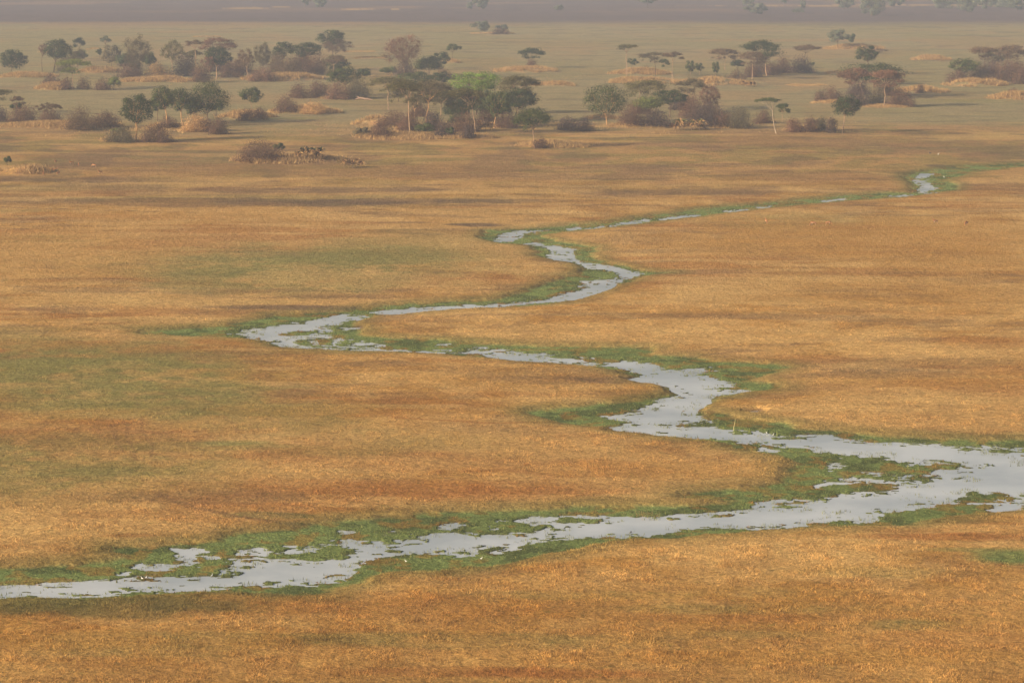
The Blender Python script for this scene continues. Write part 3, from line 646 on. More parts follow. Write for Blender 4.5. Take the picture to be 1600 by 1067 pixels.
    if kind == 'palm':
        nr = max(2, int((x1 - x0) / 7)); Pv, Pf, Pc = [], [], []
        for k in range(nr):
            u = -1 + 2 * (k + .5) / nr; ox = cx + u * rx * .85; oy = rnd.uniform(-1, 1) * rx * .4; hz = z1 * rnd.uniform(.12, .42)
            V, Fc, Pv, Pf, Pc = [], [], [], [], []
            tube(V, Fc, [(ox, oy, -.1), (ox + rnd.uniform(-.05, .05), oy, hz)], [.10, .07])
            for q in range(60):
                a = rnd.uniform(0, 2 * math.pi); el = rnd.uniform(-.1, 1.35); L = z1 * rnd.uniform(.38, .62)
                dx, dy, dz = math.cos(a) * math.cos(el), math.sin(a) * math.cos(el), math.sin(el)
                mid = Vector((ox + dx * L * .55, oy + dy * L * .55, hz + dz * L * .6)); tip = Vector((ox + dx * L, oy + dy * L, max(hz + dz * L * .75 - L * .22, .05)))
                sd_ = Vector((-math.sin(a), math.cos(a), .3)) * (.075 * L)
                b0 = len(Pv); Pv += [(ox, oy, hz), tuple(mid - sd_), tuple(tip), tuple(mid + sd_)]; Pf.append((b0, b0 + 1, b0 + 2, b0 + 3))
                cc_ = np.array(CL['dry'] if el < .7 or rnd.random() < .45 else base) * rnd.uniform(.7, 1.3); Pc += [cc_] * 4
            st_ = link('stem', mesh_np('stem', V, Fc, np.tile((.24, .15, .09), (len(V), 1)), smooth=True), M_bark, root)
            link('fronds', mesh_np('fronds', Pv, Pf, np.array(Pc)), M_leaf, st_)
        return root
    P = np.vstack(P); O = np.vstack(O); K = np.vstack(K)
    if kind in ('bush', 'gbush'):
        P[:, 2] = np.abs(P[:, 2]) * 1.0
    lv, lf, lc = leaves(P, O, leaf[0], leaf[1], K, r, leaf[2], leaf[3])
    link('crown' if kind in ('round', 'umb', 'bare') else 'foliage', mesh_np('crown', lv, lf, lc), M_leaf, root)
    # wood
    tr = max(.065, z1 * .0122) * (1.25 if kind == 'round' else 1.0)
    if kind in ('bush', 'gbush'):
        for c in ends[::2]:
            a = (cx + rnd.uniform(-.05, .05), rnd.uniform(-.05, .05), 0)
            tube(V, Fc, curve(a, (c[0], c[1], max(c[2] * 1.1, .4)), 0, rnd, 3), [.07, .05, .04, .02], 4)
    else:
        fk = fork if fork is not None else (.52 if kind == 'umb' else .45 if kind == 'round' else .35)
        fz = max(z0 * .9, z1 * fk * .8) if kind == 'umb' else max(z0 * .95, z1 * .22)
        if fork is not None: fz = z1 * fork
        F1 = Vector((cx * .45 + rnd.uniform(-.2, .2), rnd.uniform(-.3, .3), fz))
        tp = curve((0, 0, -.15), F1, 0, rnd, 4, .035); tube(V, Fc, tp, [tr * 1.35, tr * 1.05, tr * .95, tr * .88, tr * .8], 8)
        nb = min(len(ends), 5 if kind == 'round' else 6)
        order = sorted(ends, key=lambda c: math.atan2(c[1], c[0] - cx)); mains = []
        for k in range(nb):
            grp = order[k * len(order) // nb:(k + 1) * len(order) // nb]
            if not grp: continue
            m = Vector((sum(c[0] for c in grp) / len(grp), sum(c[1] for c in grp) / len(grp), sum(c[2] for c in grp) / len(grp)))
            hub = F1.lerp(m, .62); hub.z = min(hub.z, F1.z + (m.z - F1.z) * .75)
            tube(V, Fc, curve(F1, hub, -.04, rnd, 3, .05), [tr * .62, tr * .5, tr * .42, tr * .36], 6)
            for c in grp:
                tube(V, Fc, curve(hub, c, .03, rnd, 3, .06), [tr * .34, tr * .25, tr * .18, tr * .08], 5)
                if kind == 'bare':
                    for _ in range(2):
                        e = Vector(c) + Vector((rnd.uniform(-1, 1) * rx, rnd.uniform(-1, 1) * ry, rnd.uniform(-.2, 1) * rz)) * .28
                        tube(V, Fc, curve(hub.lerp(Vector(c), .6), e, .02, rnd, 2, .08), [tr * .16, tr * .10, tr * .05], 4)
    bc = np.array(BK[bark]) * (0.8 + .4 * r.rand(len(V), 1))
    link('trunk' if kind in ('round', 'umb', 'bare') else 'stems', mesh_np('trunk', V, Fc, bc, smooth=True), M_bark, root)
    return root

#        kind    x   ybase ytop  x0   x1  ybot  colour label
PLANTS = [
 ('round', 18,115, 76,  0, 42,105,'dg','dark irregular green tree nearest the left edge of the photo'),
 ('round', 84,114, 60, 72,112, 92,'dg','large dark green tree behind the flat pale green crown at left'),
 ('umb',  123, 90, 57,114,134, 72,'dg','small dark crown poking up right of the large dark tree at far left'),
 ('bare', 122,110, 76,104,138,100,'gb','greyish brown tree tucked right of the large dark tree at far left'),
 ('umb',  113,141, 91, 86,141,104,'yg','pale green flat crown on a slim trunk beside low brown bushes at far left','pale'),
 ('bare',  66,112, 68, 60, 76, 88,'rb','thin reddish tree at the left flank of the large dark tree'),
 ('umb',  166, 84, 55,156,173, 66,'gy','small grey green tree standing alone high up near the left, above the round brown tree'),
 ('round',155, 92, 76,150,160, 85,'g','tiny green tree left of the yellowish tree and big brown crown'),
 ('round',174,105, 70,160,189, 97,'gb','yellow brown tree leaning against the left side of the big round brown crown'),
 ('bare', 213,121, 53,190,239,112,'gb','big round brown green crown, tallest in the left woodland','brown'),
 ('gbush',194,108, 82,180,208,108,'g','dark green bush left under the big round brown crown'),
 ('gbush',234,112, 80,220,247,110,'g','dark green bush right under the big round brown crown'),
 ('bush', 205,121,100,185,226,121,'pb','purple brown bush at the foot of the big round brown crown'),
 ('bush', 250,120,101,228,270,120,'dry','dry straw coloured thicket right of the big round brown crown'),
 ('bare', 269,115, 61,249,290, 98,'lo','tall sparse greenish tree with a pale trunk right of the big round brown crown','pale'),
 ('umb',  306,120, 62,288,319, 70,'br','thin brown flat crown with bare pale stem, between greenish tree and wide brown crown','pale'),
 ('umb',  302,118, 76,287,317, 88,'ol','lower olive flat crown under the thin brown flat crown','pale'),
 ('umb',  336,104, 57,313,369, 72,'rb','wide reddish brown spreading crown above the very dark green round tree'),
 ('round',338,124, 72,320,363,101,'dg','very dark green dense round tree in the middle of the left woodland','pale'),
 ('bare', 328,125, 86,313,341,112,'rb','sparse reddish tree in front of the very dark green round tree','pale'),
 ('bush', 290,119, 90,270,312,119,'bp','dark purple thicket below the thin brown flat crown'),
 ('bush', 318,129,104,298,330,129,'pb','purple brown bush below the sparse reddish tree'),
 ('bush', 362,121, 98,344,383,121,'pb','brown thicket right of the very dark green round tree'),
 ('bare', 388,125, 76,366,402,106,'br','bare brown tree with a leaning pale trunk at the right of the left woodland','pale'),
 ('bare', 412,116, 65,394,428,108,'gb','tall round brownish crown left of the two dark green trees','brown'),
 ('bush', 408,124,105,388,430,124,'rb','reddish bush under the tall round brownish crown'),
 ('round',442,112, 65,425,458, 89,'dg','left one of the two dark green trees with visible stems','brown'),
 ('round',476,112, 65,455,502, 88,'dg','right one of the two dark green trees, forked pale trunk','pale'),
 ('bush', 455,118, 92,432,478,118,'br','brown thicket below the two dark green trees, left half'),
 ('bush', 492,116, 88,472,516,116,'pb','brown thicket below the two dark green trees, right half'),
 ('bush',  82,131,117, 66, 96,131,'pb','left bush of the row under the pale green flat crown'),
 ('bush', 102,141,122, 92,114,141,'pb','bush in the row at the foot of the pale green flat crown'),
 ('bush', 130,140,122,119,143,140,'br','brown bush right of the pale green flat crown trunk'),
 ('bush', 160,141,123,147,174,141,'pb','purple brown bush beside the small bright tree at left'),
 ('gbush',178,141,118,166,189,141,'yg','small bright yellow green tree beside a purple bush at left'),
 ('round',213,222,145,190,240,189,'dg','dense dark green tree with a straight pale trunk, front left group','gold'),
 ('round',262,200,134,236,272,166,'g','leafy tree with a leaning golden trunk in the front left group','gold'),
 ('round',285,196,136,262,300,170,'g','leafy tree in the middle of the front left group','gold'),
 ('round',323,194,126,296,358,172,'g','widest grey green tree at the right of the front left group','pale'),
 ('round',303,192,150,286,318,176,'dg','lower dark green crown inside the front left group','brown'),
 ('bush', 190,219,196,164,214,219,'gb','olive brown bush left of the straight pale trunk'),
 ('bush', 238,222,196,218,272,222,'pb','purple bush right of the straight pale trunk'),
 ('bush', 305,205,178,284,330,205,'dry','dry golden thicket under the front left group'),
 ('bush', 342,210,184,324,358,210,'pb','dark bush at the right end of the front left group'),
 ('gbush',182,210,199,172,192,210,'yg','low yellow green bush at the left end of the front left group'),
 ('umb',   -4,178,139,-34, 24,147,'ol','flat thin crown cut by the left edge of the photo'),
 ('umb',   25,182,149, 16, 39,160,'br','small brown crown above the bushes near the left edge'),
 ('gbush', 25,176,160, 14, 36,176,'g','small green bush below the small brown crown at the left edge'),
 ('umb',   82,190,161, 74, 98,168,'br','little brown flat crown in the long bush belt at left','pale'),
 ('bare',  70,188,160, 54, 86,176,'br','low brown tree in the long bush belt at left'),
 ('bush',  -2,190,168,-20, 16,190,'bp','dark bush on the left edge of the photo'),
 ('bush',  36,192,166, 10, 62,192,'pb','wide purple bush, left part of the long bush belt'),
 ('bush',  78,193,172, 58, 98,193,'pb','purple bush below the little brown flat crown'),
 ('bush', 125,203,170,100,152,203,'br','tall brown bush in the middle of the long bush belt'),
 ('bush', 158,199,175,140,190,199,'pb','purple bush at the right end of the long bush belt'),
 ('round',393,172,136,371,411,158,'g','lone small leafy tree above a golden hummock, right of the front left group','pale'),
 ('bush', 382,189,170,372,398,189,'pb','left bush below the lone small leafy tree'),
 ('bush', 405,187,168,394,419,187,'pb','right bush below the lone small leafy tree'),
 ('gbush', 12,259,242,  5, 19,259,'g','small green shrub in golden grass at the lower left of the trees'),
 ('bush', 447,176,153,429,466,176,'pb','brown bush at the left end of a golden hummock in the centre left'),
 ('bush', 485,178,160,466,512,178,'dry','dry straw thicket on the golden hummock in the centre left'),
 ('bush', 400,253,224,368,445,253,'pb','nearest large brown bush on the golden mound in front of the trees'),
 ('gbush',434,238,222,426,445,238,'g','green tip rising from the nearest large brown bush'),
 ('palm', 483,248,222,460,508,247,'g','wild palm clump with green tips on the nearest golden mound'),
 ('palm', 552,262,243,532,571,262,'rb','dead reddish palm clump at the right of the nearest golden mound'),
 ('round',520, 92, 47,498,539, 68,'dg','high dark green crown above a brown spreading one, far centre left'),
 ('bare', 524, 92, 58,497,553, 84,'br','brown spreading crown in front of the high dark green crown'),
 ('round',532,118, 86,506,546,108,'dg','dark green rounded crown with a forked pale stem before it','brown'),
 ('umb',  520,123, 86,505,544, 97,'br','brown veil of flat crown on a forked pale stem','pale'),
 ('round',543,150,104,511,563,130,'g','olive green crown rising from brown bushes, left of the central woodland','brown'),
 ('gbush',570,124,106,556,583,124,'dg','dark green bush behind the olive green crown'),
 ('bush', 466,154,131,450,484,154,'pb','left bush of the long brown row, centre left'),
 ('bush', 497,153,129,480,516,153,'pb','second bush of the long brown row, centre left'),
 ('bush', 526,155,130,508,548,155,'rb','third bush of the long brown row, centre left'),
 ('bush', 556,154,122,538,580,154,'gb','greenish bush at the right end of the long brown row'),
 ('bare', 632,122, 50,590,668,104,'rb','tallest sparse reddish brown tree, behind the central woodland','brown'),
 ('bush', 630,119, 98,616,652,119,'bp','dark thicket at the foot of the tallest sparse reddish brown tree'),
 ('gbush',606,118,104,592,622,118,'g','green bush left of the tallest sparse reddish brown tree'),
 ('round',684,108, 80,673,704, 99,'dg','darker crown behind the dense olive dome'),
 ('gbush',670,120, 86,645,695,120,'g','dense olive green dome right of the tallest reddish brown tree'),
 ('umb',  706, 97, 67,696,720, 78,'g','small flat topped tree alone on a far hummock, centre'),
 ('bush', 690,125,110,678,712,125,'br','brown bush between the dense olive dome and the bright green crown'),
 ('umb',  607,172,118,578,632,132,'lo','pale olive flat crown at the left end of the central woodland','pale'),
 ('umb',  641,211,125,605,664,144,'ol','olive flat crown on the tall slim trunk that stands furthest left','pale', .62),
 ('umb',  665,198,122,640,706,146,'gb','wide brown olive flat crown over a golden forked trunk','gold', .5),
 ('umb',  686,194,139,672,716,156,'ol','low olive crown on a V shaped pale trunk in the central woodland','pale'),
 ('bare', 648,188,148,636,662,172,'gb','golden stemmed tree low inside the central woodland','gold'),
 ('round',722,190,136,696,742,176,'dg','dark green mass behind the V shaped trunks','brown'),
 ('round',752,186,140,738,774,174,'dg','dark green mass behind the bent trunk','brown'),
 ('round',744,180,112,706,782,142,'bg','bright fresh green crown, the only vivid one in the woodland','brown'),
 ('umb',  744,212,136,696,762,154,'ol','olive flat crown on a tall bent trunk in front of the bright green crown','pale', .6),
 ('umb',  729,196,142,716,750,156,'ol','small crown on thin forked stems left of the tall bent trunk','pale', .55),
 ('umb',  808,190,116,778,842,136,'ol','high brown olive crown with pale crooked limbs at the right of the woodland','pale', .48),
 ('round',802,192,137,784,842,168,'dg','dark green crown below the high brown olive one','brown'),
 ('round',772,200,139,757,800,178,'g','rounded olive tree with a golden trunk, right part of the woodland','gold'),
 ('umb',  835,232,165,802,861,196,'g','dark olive domed tree standing forward of the woodland on its own','pale', .45),
 ('bush', 612,194,173,588,642,194,'pb','brown bush on the golden slope at the left of the woodland'),
 ('gbush',566,214,197,550,582,214,'gb','olive bush furthest left in front of the woodland'),
 ('bush', 592,214,190,576,614,214,'pb','brown bush on the front edge left of the slim trunk'),
 ('gbush',662,212,191,646,682,212,'g','green bush between the slim trunk and the dark front bush'),
 ('bush', 632,206,188,618,646,206,'rb','reddish bush behind the slim pale trunk'),
 ('bush', 696,214,190,674,716,214,'bp','dark front bush under the V shaped trunk'),
 ('bush', 726,206,176,704,752,206,'pb','tall brown thicket behind the bent trunk'),
 ('gbush',703,215,196,694,712,215,'g','small green bush right beside the dark front bush'),
 ('palm', 757,204,180,745,772,204,'dry','dry golden palm clump right of the bent trunk'),
 ('bush', 792,200,174,774,812,200,'pb','purple thicket below the dark green crown right of the woodland'),
 ('bush', 732,216,196,720,744,216,'bp','dark bush at the foot of the bent trunk'),
 ('bush', 886,204,182,870,904,204,'bp','left dark purple bush in the gap right of the woodland'),
 ('bush', 912,205,184,898,928,205,'bp','right dark purple bush in the gap right of the woodland'),
 ('bush', 842,232,214,832,855,232,'pb','purple bush at the foot of the domed tree standing forward'),
 ('umb',  831,107, 73,811,852, 86,'dg','dark flat topped tree on a golden hummock, alone at far centre','brown'),
 ('bush', 831,107, 94,822,840,107,'pb','bush at the foot of the lone flat topped tree on a hummock'),
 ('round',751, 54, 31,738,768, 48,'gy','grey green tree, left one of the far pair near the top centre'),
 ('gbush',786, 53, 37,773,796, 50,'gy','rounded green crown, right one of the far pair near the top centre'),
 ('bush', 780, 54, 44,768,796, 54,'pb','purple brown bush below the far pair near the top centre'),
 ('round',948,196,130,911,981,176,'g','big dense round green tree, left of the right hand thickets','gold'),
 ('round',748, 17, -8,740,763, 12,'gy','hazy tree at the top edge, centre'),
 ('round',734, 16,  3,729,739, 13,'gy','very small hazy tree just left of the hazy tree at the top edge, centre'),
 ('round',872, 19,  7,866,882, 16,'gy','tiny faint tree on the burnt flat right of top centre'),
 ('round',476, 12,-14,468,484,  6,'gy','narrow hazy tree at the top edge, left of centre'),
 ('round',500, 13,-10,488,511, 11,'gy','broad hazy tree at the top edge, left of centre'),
 ('umb',  979,115, 66,961,998, 74,'ol','thin high flat crown on a straight stem, left of the far right group','pale'),
 ('round',987,108, 91,980,997,101,'dg','small dark tree beside the thin high flat crown'),
 ('umb', 1025,121, 80,997,1040, 89,'gb','dark brown flat crown, left one of a touching pair','brown'),
 ('umb', 1051,123, 80,1034,1067, 90,'br','paler brown flat crown, right one of a touching pair','pale'),
 ('umb', 1037,117, 91,1028,1046,101,'g','small green crown under the touching pair of flat crowns','pale'),
 ('bush',1006,113,104,998,1016,113,'pb','small bush on the golden hummock below the thin high crown'),
 ('round',1079,118, 94,1072,1086,112,'g','upright small green tree, left of three in a row','pale'),
 ('round',1093,117, 98,1086,1099,110,'g','middle one of three small green trees in a row','pale'),
 ('round',1118,120, 96,1112,1124,113,'g','right one of three small green trees in a row','pale'),
 ('umb', 1133,110, 75,1105,1154, 86,'br','brown spreading crown left of the wide dark green flat crown','pale'),
 ('gbush',1152,109, 92,1140,1165,109,'dg','dark green bush between brown spreading crown and flat crown'),
 ('umb', 1198,119, 61,1156,1220, 80,'dg','wide dark green flat crown, highest in the right middle distance','pale'),
 ('umb', 1175,124, 79,1152,1200, 94,'br','brown flat crown in front of the wide dark green one','pale'),
 ('bush',1176,121,104,1160,1192,121,'pb','purple bush below the brown flat crown in the right middle distance'),
 ('bush',1208,118,100,1192,1222,118,'pb','brown bush right of the wide dark flat crown'),
 ('bush',1222,112, 92,1208,1240,112,'pb','purple bush in the row right of the wide dark flat crown, first'),
 ('bush',1250,114, 93,1234,1272,114,'bp','dark purple bush at the foot of the thin brown crown'),
 ('umb', 1256,111, 68,1240,1280, 78,'br','thin brown flat crown alone above the dark purple bush','brown'),
 ('gbush',1268,104, 97,1263,1274,104,'g','tiny green bush right of the thin brown flat crown'),
 ('palm',1168,136,122,1156,1184,136,'pb','dark palm clump in front of the golden hummock, right middle'),
 ('bush',1150,126,112,1136,1166,126,'br','brown scrub on the golden hummock, right middle'),
 ('umb',  993,180,122,973,1044,138,'lo','wide pale olive flat crown behind the yellow green dome','pale'),
 ('umb', 1087,172,121,1054,1108,136,'gb','brown flat crown on a slanting limb, right of the dark crooked tree','pale'),
 ('bare',1110,174,130,1090,1128,170,'rb','tall feathery leafless brown tree in the right thickets','brown'),
 ('gbush',1012,190,149,986,1040,178,'yg','yellow green dome in the right thickets'),
 ('round',1047,184,139,1023,1073,161,'dg','dark crooked green tree in the middle of the right thickets','brown'),
 ('bush', 984,198,166,966,1008,198,'pb','purple bush at the left end of the right thickets'),
 ('bush',1024,198,174,1000,1050,198,'bp','dark bush below the yellow green dome'),
 ('bush',1076,184,150,1060,1096,184,'rb','reddish brown thicket below the brown flat crown'),
 ('bush',1092,197,164,1070,1120,197,'bp','dark thicket behind the golden palm clump'),
 ('bush',1130,198,172,1112,1150,198,'pb','brown bush right of the golden palm clump'),
 ('bush',1158,201,170,1138,1174,201,'gb','olive brown bush at the right end of the right thickets'),
 ('palm',1076,203,178,1048,1106,203,'yg','golden green palm clump at the front of the right thickets'),
 ('bush',1193,193,172,1178,1208,193,'pb','small separate bush between the right thickets and the white trunk'),
 ('umb', 1213,209,151,1181,1220,160,'g','slender flat topped tree with a white trunk standing alone','white', .62),
 ('umb', 1222,190,160,1210,1235,172,'g','lower right branch crown leaning from beside the white trunk','pale'),
 ('round',1309, 77, 45,1292,1324, 64,'gy','rounded grey green tree, left of the far pair at the upper right'),
 ('gbush',1329, 72, 51,1319,1339, 71,'dg','green narrow tree, right of the far pair at the upper right'),
 ('umb', 1372, 84, 76,1358,1386, 80,'br','low brown flat crown behind the round topped tree at right'),
 ('round',1357,118, 72,1337,1371, 94,'dg','round green crown towering behind the great double crown'),
 ('round',1365,152, 97,1316,1412,126,'dg','dark green back of the great double crown at right','brown'),
 ('umb', 1352,156,104,1310,1362,122,'rb','brown left half of the great double crown at right','pale', .45),
 ('umb', 1381,166,107,1356,1414,124,'rb','brown right half of the great double crown at right, pale trunk','pale', .55),
 ('bush',1293,160,138,1270,1322,160,'pb','purple bush at the left under the great double crown'),
 ('bush',1338,165,140,1315,1362,165,'bp','dark bush in the middle under the great double crown'),
 ('bush',1366,163,138,1350,1388,163,'gb','olive bush beside the pale trunk of the great double crown'),
 ('bush',1406,166,140,1384,1430,166,'pb','wide purple bush at the right under the great double crown'),
 ('round',1317,208,148,1301,1342,178,'dg','dark green tree with a twin stem, front right','pale'),
 ('bush',1240,207,184,1226,1254,207,'rb','leftmost of the low bushes between the white trunk and the twin stem tree'),
 ('bush',1264,206,183,1254,1278,206,'pb','second of the low bushes between the white trunk and the twin stem tree'),
 ('bush',1284,205,185,1274,1294,205,'gb','olive one of the low bushes left of the twin stem tree'),
 ('bush',1299,208,186,1290,1309,208,'bp','dark bush directly left of the twin stem tree'),
 ('umb', 1539,116, 71,1512,1560, 84,'br','brown flat crown, left one at the right edge group','brown'),
 ('umb', 1568,112, 69,1553,1612, 84,'br','wide brown flat crown at the right edge of the photo','brown'),
 ('round',1506,128, 90,1484,1529,112,'g','green tree at the left end of the right edge group','brown'),
 ('bush',1496,130,108,1476,1516,130,'pb','brown bush below the green tree of the right edge group'),
 ('bush',1528,126,102,1508,1550,126,'br','brown bush in the middle of the right edge group'),
 ('bush',1566,128,100,1544,1590,128,'pb','large purple bush of the right edge group'),
 ('bush',1598,132,102,1580,1620,132,'pb','purple bush cut by the right edge of the photo'),
 ('bush',1437,146,133,1431,1445,146,'pb','single small bush on a golden hummock, right of the great double crown'),
 ('bush',1583,147,137,1574,1592,147,'pb','small bush on the golden hummock at the right edge'),
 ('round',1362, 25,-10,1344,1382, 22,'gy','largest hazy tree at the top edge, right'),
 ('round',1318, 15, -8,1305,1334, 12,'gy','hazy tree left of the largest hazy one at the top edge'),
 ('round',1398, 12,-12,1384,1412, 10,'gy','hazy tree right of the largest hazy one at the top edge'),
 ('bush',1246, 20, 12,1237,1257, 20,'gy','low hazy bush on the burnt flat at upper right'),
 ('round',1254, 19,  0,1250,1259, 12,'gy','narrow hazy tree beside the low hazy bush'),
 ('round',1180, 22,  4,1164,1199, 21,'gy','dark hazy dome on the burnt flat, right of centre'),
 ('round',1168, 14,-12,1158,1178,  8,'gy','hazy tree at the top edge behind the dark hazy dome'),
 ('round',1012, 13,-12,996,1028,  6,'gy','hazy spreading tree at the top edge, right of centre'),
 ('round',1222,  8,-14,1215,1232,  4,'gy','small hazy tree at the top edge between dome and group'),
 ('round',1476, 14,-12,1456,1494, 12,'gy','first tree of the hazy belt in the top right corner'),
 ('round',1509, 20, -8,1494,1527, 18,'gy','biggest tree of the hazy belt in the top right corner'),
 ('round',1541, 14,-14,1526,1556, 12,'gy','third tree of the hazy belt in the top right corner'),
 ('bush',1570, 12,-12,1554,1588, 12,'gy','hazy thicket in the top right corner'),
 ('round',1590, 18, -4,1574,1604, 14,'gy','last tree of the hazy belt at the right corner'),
 ('bush', 640,204,176,628,656,204,'pb','brown undergrowth between the slim trunk and golden forked trunk'),
 ('bush', 676,204,172,660,692,204,'bp','dark undergrowth between the golden forked trunk and V shaped trunk'),
 ('gbush',712,200,176,700,726,200,'g','dark green understorey left of the tall bent trunk'),
 ('bush', 760,196,168,744,778,196,'pb','brown undergrowth behind the dry golden palm clump'),
 ('round',668,172,132,650,690,160,'ol','olive crown filling the gap behind the wide brown olive one','brown'),
 ('round',622,160,122,604,642,150,'gb','brown green crown behind the two leftmost flat crowns of the woodland','brown'),
 ('round',648,140,112,622,676,130,'g','green crown tops showing behind the flat crowns, left of the bright green one','brown'),
 ('round',690,134,112,672,704,128,'dg','dark crown tops directly left of the bright green crown','brown'),
 ('bush', 820,196,174,808,832,196,'pb','brown thicket left of the domed tree standing forward'),
 ('gbush',714,188,160,692,736,188,'dg','low dark green mass at the middle of the woodland'),
 ('bush', 655,182,160,640,672,182,'pb','shaded brown thicket deep inside the woodland'),
 ('gbush',784,186,158,772,800,186,'dg','dark green understorey between the golden trunk and high brown olive crown'),
 ('gbush',800,172,150,784,820,172,'dg','dense dark foliage hanging below the high brown olive crown'),
 ('round',246,190,150,234,262,172,'dg','dark foliage between the straight pale trunk and leaning golden trunk','brown'),
 ('bush', 262,200,182,246,280,200,'pb','brown bush at the foot of the leaning golden trunk'),
 ('gbush',306,182,152,290,322,180,'g','green lower foliage of the front left group, centre right'),
 ('gbush',338,182,156,322,352,180,'g','green lower foliage under the widest grey green tree'),
 ('bush', 320,204,182,306,334,204,'rb','reddish bush in front of the widest grey green tree'),
 ('bush', 202,104, 86,186,220,104,'gb','olive thicket inside the lower half of the big round brown crown'),
 ('bush', 345,112, 90,324,366,112,'bp','dark thicket under the very dark green round tree'),
 ('bush', 380,114, 90,364,396,114,'pb','brown thicket behind the leaning pale trunk'),
 ('bush', 432,114, 88,418,448,114,'br','brown thicket left under the two dark green trees'),
 ('bush', 474,112, 86,458,490,112,'pb','shaded thicket between the stems of the two dark green trees'),
 ('bush', 522,118, 98,508,540,118,'gb','olive thicket at the foot of the forked pale stem'),
 ('bush', 100,112, 92, 88,116,112,'gb','low olive thicket below the large dark green tree at far left'),
 ('gbush',124, 96, 78,108,138, 96,'g','green crown mass right beside the large dark tree at far left'),
 ('bush',1340,148,128,1322,1360,148,'bp','shaded understorey of the great double crown, left half'),
 ('bush',1385,150,126,1366,1408,150,'pb','shaded understorey of the great double crown, right half'),
 ('gbush',1388,132,108,1366,1410,132,'dg','dark green foliage at the right shoulder of the great double crown'),
 ('gbush',1336,130,108,1318,1356,130,'dg','dark green foliage at the left shoulder of the great double crown'),
 ('bush',1060,172,152,1044,1078,172,'bp','shaded thicket behind the dark crooked green tree'),
 ('bush',1000,178,158, 984,1020,178,'pb','brown thicket behind the yellow green dome'),
 ('bush',1108,190,160,1090,1128,190,'bp','tall dark thicket in the right thickets below the feathery tree'),
 ('gbush',1140,196,178,1126,1156,196,'g','green bush among the brown ones at the end of the right thickets'),
 ('bush',1186,116, 98,1172,1200,116,'bp','shaded thicket under the wide dark green flat crown'),
 ('round',1552,108, 76,1536,1574, 98,'gb','brown green crown filling the gap between the two flat crowns of the right edge group','brown'),
 ('bush',1545,118, 96,1530,1562,118,'bp','shaded thicket inside the right edge group'),
 ('bush',1584,120, 94,1566,1604,120,'pb','tall thicket at the back of the right edge group'),
]
for p in PLANTS: plant(*p)

# ------------------------------------------------------------------ fallen log
bx, by, bz = foot(568, 157); s = by / F
root = bpy.data.objects.new('fallen_log', None); COL.objects.link(root); root.location = (bx, by, bz)
tag(root, 'pale pinkish fallen log lying by the long brown bush row', 'log')
V, Fc = [], []
tube(V, Fc, [(-13 * s, 0, .35), (-6 * s, .6, .95), (1 * s, .3, .6), (8 * s, -.2, .45), (14 * s, -.5, .25)], [.22, .42, .45, .34, .12], 9)
link('trunk', mesh_np('trunk', V, Fc, np.tile((.30, .20, .145), (len(V), 1)), smooth=True), M_bark, root)
V, Fc = [], []
tube(V, Fc, [(-5 * s, .5, .85), (-9 * s, 1.2, 1.5), (-12 * s, 1.6, 1.5)], [.2, .14, .05], 6); tube(V, Fc, [(4 * s, 0, .5), (7 * s, .8, 1.3), (10 * s, 1.1, 1.3)], [.16, .11, .04], 6)
link('branch', mesh_np('branch', V, Fc, np.tile((.30, .20, .145), (len(V), 1)), smooth=True), M_bark, root)

# ------------------------------------------------------------------ stake in the marsh
bx, by, bz = foot(1146.5, 672.5); s = by / F
V, Fc = [], []
L = 19.5 * s
tube(V, Fc, [(0, 0, -.25), (.01, 0, L * .3), (.14, 0, L * .6), (.17, 0, L * .82), (.20, 0, L)], [.045, .04, .036, .032, .022], 8)
stake = link('wooden_stake', mesh_np('wooden_stake', V, Fc, np.tile((.46, .40, .20), (len(V), 1)), smooth=True), M_bark, None, (bx, by, bz))
tag(stake, 'pale thin wooden stake standing at the green river edge', 'stake')

# ------------------------------------------------------------------ animals (skin surfaces)
def skinned(name, nodes, edges, sub=1):
    me = bpy.data.meshes.new(name); me.from_pydata([n[0] for n in nodes], edges, [])
    o = bpy.data.objects.new(name, me); COL.objects.link(o)
    md = o.modifiers.new('skin', 'SKIN'); o.modifiers.new('sub', 'SUBSURF').levels = sub
    for i, n in enumerate(nodes):
        sv = me.skin_vertices[0].data[i]; sv.radius = (n[1], n[2] if len(n) > 2 else n[1]); sv.use_root = (i == 0)
    dg = bpy.context.evaluated_depsgraph_get(); ev = o.evaluated_get(dg); out = bpy.data.meshes.new_from_object(ev)
    bpy.data.objects.remove(o); bpy.data.meshes.remove(me)
    out.name = name
    for p_ in out.polygons: p_.use_smooth = True
    return out
def colour_mesh(me, fn):
    a = me.color_attributes.new('Col', 'FLOAT_COLOR', 'POINT')
    for i, v in enumerate(me.vertices): a.data[i].color = (*fn(v.co), 1)
